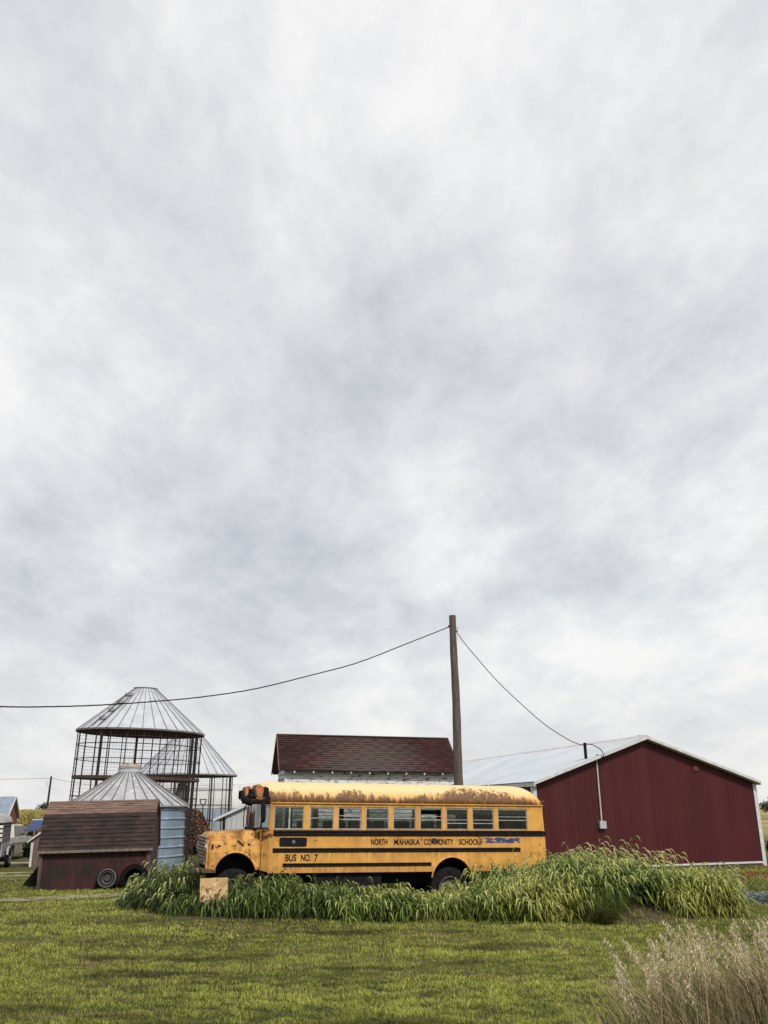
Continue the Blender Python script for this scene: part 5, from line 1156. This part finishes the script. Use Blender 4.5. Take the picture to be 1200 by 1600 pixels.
# far pole and wire
p = at(73, 1255, 110); fp = empty('far_utility_pole', (p.x, 110, 0), (0, R(2), 0), 'distant thin dark utility pole rising above the corn field', 'utility pole'); fp.name = 'utility_pole'
m = MB(); m.tube([(0, 0, -.2), (0, 0, 6.5)], [.15, .10], 8); m.build('shaft', MAT['darksteel'], fp, smooth=40)
m = MB(); m.tube([(0, 0, 5.2), (-.35, 0, 5.4), (-.45, 0, 5.9)], .02, 5); m.build('stay', MAT['darksteel'], fp)
wire = M('thin_wire', (.10, .10, .10), None)
tp = fp.location+Vector((.2, 0, 6.25))
cable([tp+Vector((-45, 2, .9)), tp+Vector((-20, 1, .05)), tp], .018, 'faint distant wire running left from the far utility pole', 30, mat=wire)
cable([tp, tp+Vector((8, 5, -1.2)), tp+Vector((26, 16, -1.9))], .018, 'faint distant wire running right from the far utility pole', 30, mat=wire)

# ------------------------------------------------------------------ corn field, trees, flower bed
def corn():
    nb = NB(); n = 9000; Y_ = 84+46*rng.random(n)**1.3; X_ = -66+50*rng.random(n); H = 2.25+.35*rng.random(n)+.35*np.clip((Y_-84)/46, 0, 1); B = np.stack([X_, Y_, 0*X_], 1)
    nb.add(*ribbons(np.stack([B, B+np.stack([.05*rng.normal(size=n), 0*X_, H*.6], 1), B+np.stack([.12*rng.normal(size=n), 0*X_, H], 1)], 1), np.tile([.035, .035, .04], (n, 1)), np.tile([1., 0, 0], (n, 1)), rng.random(n)))
    for k in range(6):
        t0 = .25+.7*rng.random(n); a_ = rng.random(n)*2*np.pi; d = np.stack([np.cos(a_), np.sin(a_)*.5, 0*a_], 1); q = B+np.array([0, 0, 1.])*(H*t0)[:, None]; L_ = .35+.3*rng.random(n)
        nb.add(*ribbons(np.stack([q, q+d*L_[:, None]*.5+np.array([0, 0, .22]), q+d*L_[:, None]+np.array([0, 0, -.08])], 1), np.tile([.05, .07, .015], (n, 1)), np.tile([0, .4, .9], (n, 1)), rng.random(n)))
    o = nb.build('corn_field', foliage('ripe_corn', (.20, .155, .055), (.52, .40, .15), (.26, .24, .07), .3, .8, .08)); prop(o, 'ripening golden corn field beyond the pickup truck on the left', 'corn field', kind='stuff')
corn()
def tree(name, x, y, h, r, label, n=1500, c1=(.018, .028, .014), c2=(.05, .068, .028), leaf=.28, group=None, z0=0, trunk=True):
    e_ = empty(name, (x, y, z0), (0, 0, 0), label, 'tree' if name == 'tree' else 'bush', group)
    if trunk:
        m = MB(); m.tube([(0, 0, -.3), (.05, 0, h*.3), (0, .05, h*.6)], [h*.035, h*.025, h*.01], 7)
        for k in range(4):
            a_ = k*1.6; m.tube([(0, 0, h*.25+k*h*.06), (r*.5*math.cos(a_), r*.5*math.sin(a_), h*.6)], [h*.012, h*.005], 5)
        m.build('trunk', M('bark', (.06, .05, .04), (.03, .025, .02), 5, rough=.9), e_)
    k = 14; cc = rng.normal(size=(k, 3)); cc /= np.linalg.norm(cc, axis=1, keepdims=True); cc *= (.35+.5*rng.random(k))[:, None]; cc *= np.array([r, r, h*.36]); cc[:, 2] += h*.60
    i = rng.integers(0, k, n); q = rng.normal(size=(n, 3)); q /= np.linalg.norm(q, axis=1, keepdims=True); P_ = cc[i]+q*(r*.42*rng.random(n)**.4)[:, None]*np.array([1, 1, .8]); P_[:, 2] = np.maximum(P_[:, 2], .1)
    d = rng.normal(size=(n, 3)); d /= np.linalg.norm(d, axis=1, keepdims=True); s_ = np.cross(d, rng.normal(size=(n, 3))); s_ /= np.linalg.norm(s_, axis=1, keepdims=True)
    nb = NB(); nb.add(*ribbons(np.stack([P_-d*leaf*.5, P_, P_+d*leaf*.5], 1), np.tile([leaf*.1, leaf*.35, leaf*.08], (n, 1)), s_, rng.random(n))); nb.build('crown', foliage('leaf', c1, c2, None, .2), e_)
    return e_
gt = 'trees beyond the field on the right'
for i, (x, y, h, r) in enumerate([(61.5, 150, 3.9, 2.6), (65.0, 153, 4.4, 2.9), (70.5, 156, 5.6, 3.4)]):
    tree('tree', x, y, h, r, ['low dark tree directly beside the right corner of the red metal barn', 'dark round tree beyond the field at the right edge of the photo', 'tallest dark tree farther right beyond the field'][i], 1500, group=gt)
tree('tree', -73.2, 200, 5.0, 2.2, 'small dark green tree on the skyline next to the distant utility pole', 900)
tree('bush', at(52, 1325, 46).x+.25, 45.2, 1.25, .45, 'dark green bush under the eave of the little white-roofed hut', 1200, leaf=.13, trunk=False)
tree('bush', at(1200, 1335, 38.5).x+.35, 38.5, 1.0, .4, 'dark bush at the right corner of the red metal barn', 900, leaf=.12, trunk=False)
# flower bed on the right
def clump(name, x, y, h, r, n, label, c1, c2, cat, lw=.012, ll=.09, group=None, flowers=None, stem=False):
    nb = NB(); z0 = G(x, y); a_ = rng.random(n)*2*np.pi; rr_ = r*np.sqrt(rng.random(n)); zz_ = h*(.25+.75*rng.random(n))*(1-.5*(rr_/r)**2)
    P_ = np.stack([x+rr_*np.cos(a_), y+rr_*np.sin(a_)*.8, z0+zz_], 1); d = np.stack([np.cos(a_), np.sin(a_), .9*rng.random(n)], 1)+.5*rng.normal(size=(n, 3)); d /= np.linalg.norm(d, axis=1, keepdims=True)
    s_ = np.cross(d, [0, 0, 1.])+.2*rng.normal(size=(n, 3)); s_ /= np.linalg.norm(s_, axis=1, keepdims=True)
    nb.add(*ribbons(np.stack([P_, P_+d*ll*.5, P_+d*ll-np.array([0, 0, ll*.3])], 1), np.tile([lw*.4, lw, lw*.15], (n, 1)), s_, rng.random(n)))
    m2 = n//6; B = np.stack([x+.2*rr_[:m2]*np.cos(a_[:m2]), y+.2*rr_[:m2]*np.sin(a_[:m2]), np.full(m2, z0-.02)], 1)
    nb.add(*ribbons(np.stack([B, P_[:m2]], 1), np.full((m2, 2), .003), np.tile([1., 0, 0], (m2, 1)), rng.random(m2)))
    o = nb.build(name, foliage('leaf_'+name, c1, c2, None, .25)); prop(o, label, cat, group)
    if flowers:
        col, nf = flowers; m = MB()
        for k in range(nf):
            a2, r2 = random.random()*6.28, r*math.sqrt(random.random())*.8; fx, fy, fz_ = x+r2*math.cos(a2), y+r2*math.sin(a2), z0+h*random.uniform(.75, 1.15)
            for j in range(9):
                b2 = j*.7+random.random()*.3; q = .026; el = random.uniform(-.01, .02); m.add([(fx, fy, fz_), (fx+q*math.cos(b2-.3), fy+q*math.sin(b2-.3), fz_+el), (fx+q*1.4*math.cos(b2), fy+q*1.4*math.sin(b2), fz_+el+.01), (fx+q*math.cos(b2+.3), fy+q*math.sin(b2+.3), fz_+el)], [(0, 1, 2, 3)])
            m.lathe([(0, .03), (.02, .02), (.026, 0), (.01, -.02)], 7, (fx, fy, fz_))
        m.build('blossom', M('petal', col, tuple(v*.7 for v in col), 9, rough=.7), o)
    return o
gs = 'silver-leaved plants edging the flower bed'
for i, (x, y, r, lb) in enumerate([(8.05, 23.2, .28, 'leftmost silver-blue leafy plant, right next to the foxtail weeds'), (8.42, 23.0, .28, 'silver-blue leafy plant in front of the pale tall seedling'), (8.80, 23.0, .30, 'silver-blue leafy plant in front of the orange flowers'), (9.20, 23.0, .30, 'rightmost silver-blue leafy plant at the edge of the photo')]):
    clump('silver_plant', x, y, .30, r, 420, lb, (.10, .14, .13), (.36, .42, .42), 'plant', .020, .09, gs)
clump('orange_flower', 8.75, 23.7, .62, .26, 260, 'green plant with deep orange blooms, left of the taller flowering plant', (.03, .055, .02), (.12, .15, .05), 'flower', .012, .07, None, ((.45, .09, .02), 12))
clump('orange_flower', 9.05, 23.75, .78, .28, 300, 'taller flowering plant with red-orange and yellow tips behind the silver plants', (.05, .08, .02), (.20, .22, .06), 'flower', .012, .07, None, ((.50, .12, .03), 12))
clump('seedling', 8.42, 23.6, .95, .13, 90, 'tall pale yellow-green leafy stem in the flower bed', (.22, .24, .10), (.48, .48, .26), 'plant', .028, .15)
clump('purple_flower', 8.1, 22.0, .22, .2, 120, 'low purple flower in front of the silver-leaved plants', (.03, .05, .02), (.08, .11, .05), 'flower', .010, .06, None, ((.22, .14, .40), 5))
m_st = M('garden_stone', (.16, .135, .12), (.08, .07, .065), 5, rough=.9, bump=.5)
for i in range(9):
    x = 7.7+i*.30; y = 22.75+.08*math.sin(i*2.1); r = .09+.03*math.sin(i*3.7); m = MB()
    pr = [(0, -r*.5), (r*.8, -r*.4), (r*1.05, 0), (r*.85, r*.4), (r*.4, r*.6), (0, r*.62)]; m.lathe(pr, 8, (0, 0, 0), ph=i)
    for k, v in enumerate(m.v): m.v[k] = (v[0]*(1+.2*math.sin(k*1.3+i)), v[1]*(1+.15*math.cos(k*2.1+i)), v[2]*(1+.15*math.sin(k*.7)))
    o = m.build('edging_stone', m_st, smooth=50); o.location = (x, y, G(x, y)+.03)
    prop(o, 'dull brown edging stone in the row along the front of the flower bed', 'stone', 'edging stones of the flower bed')
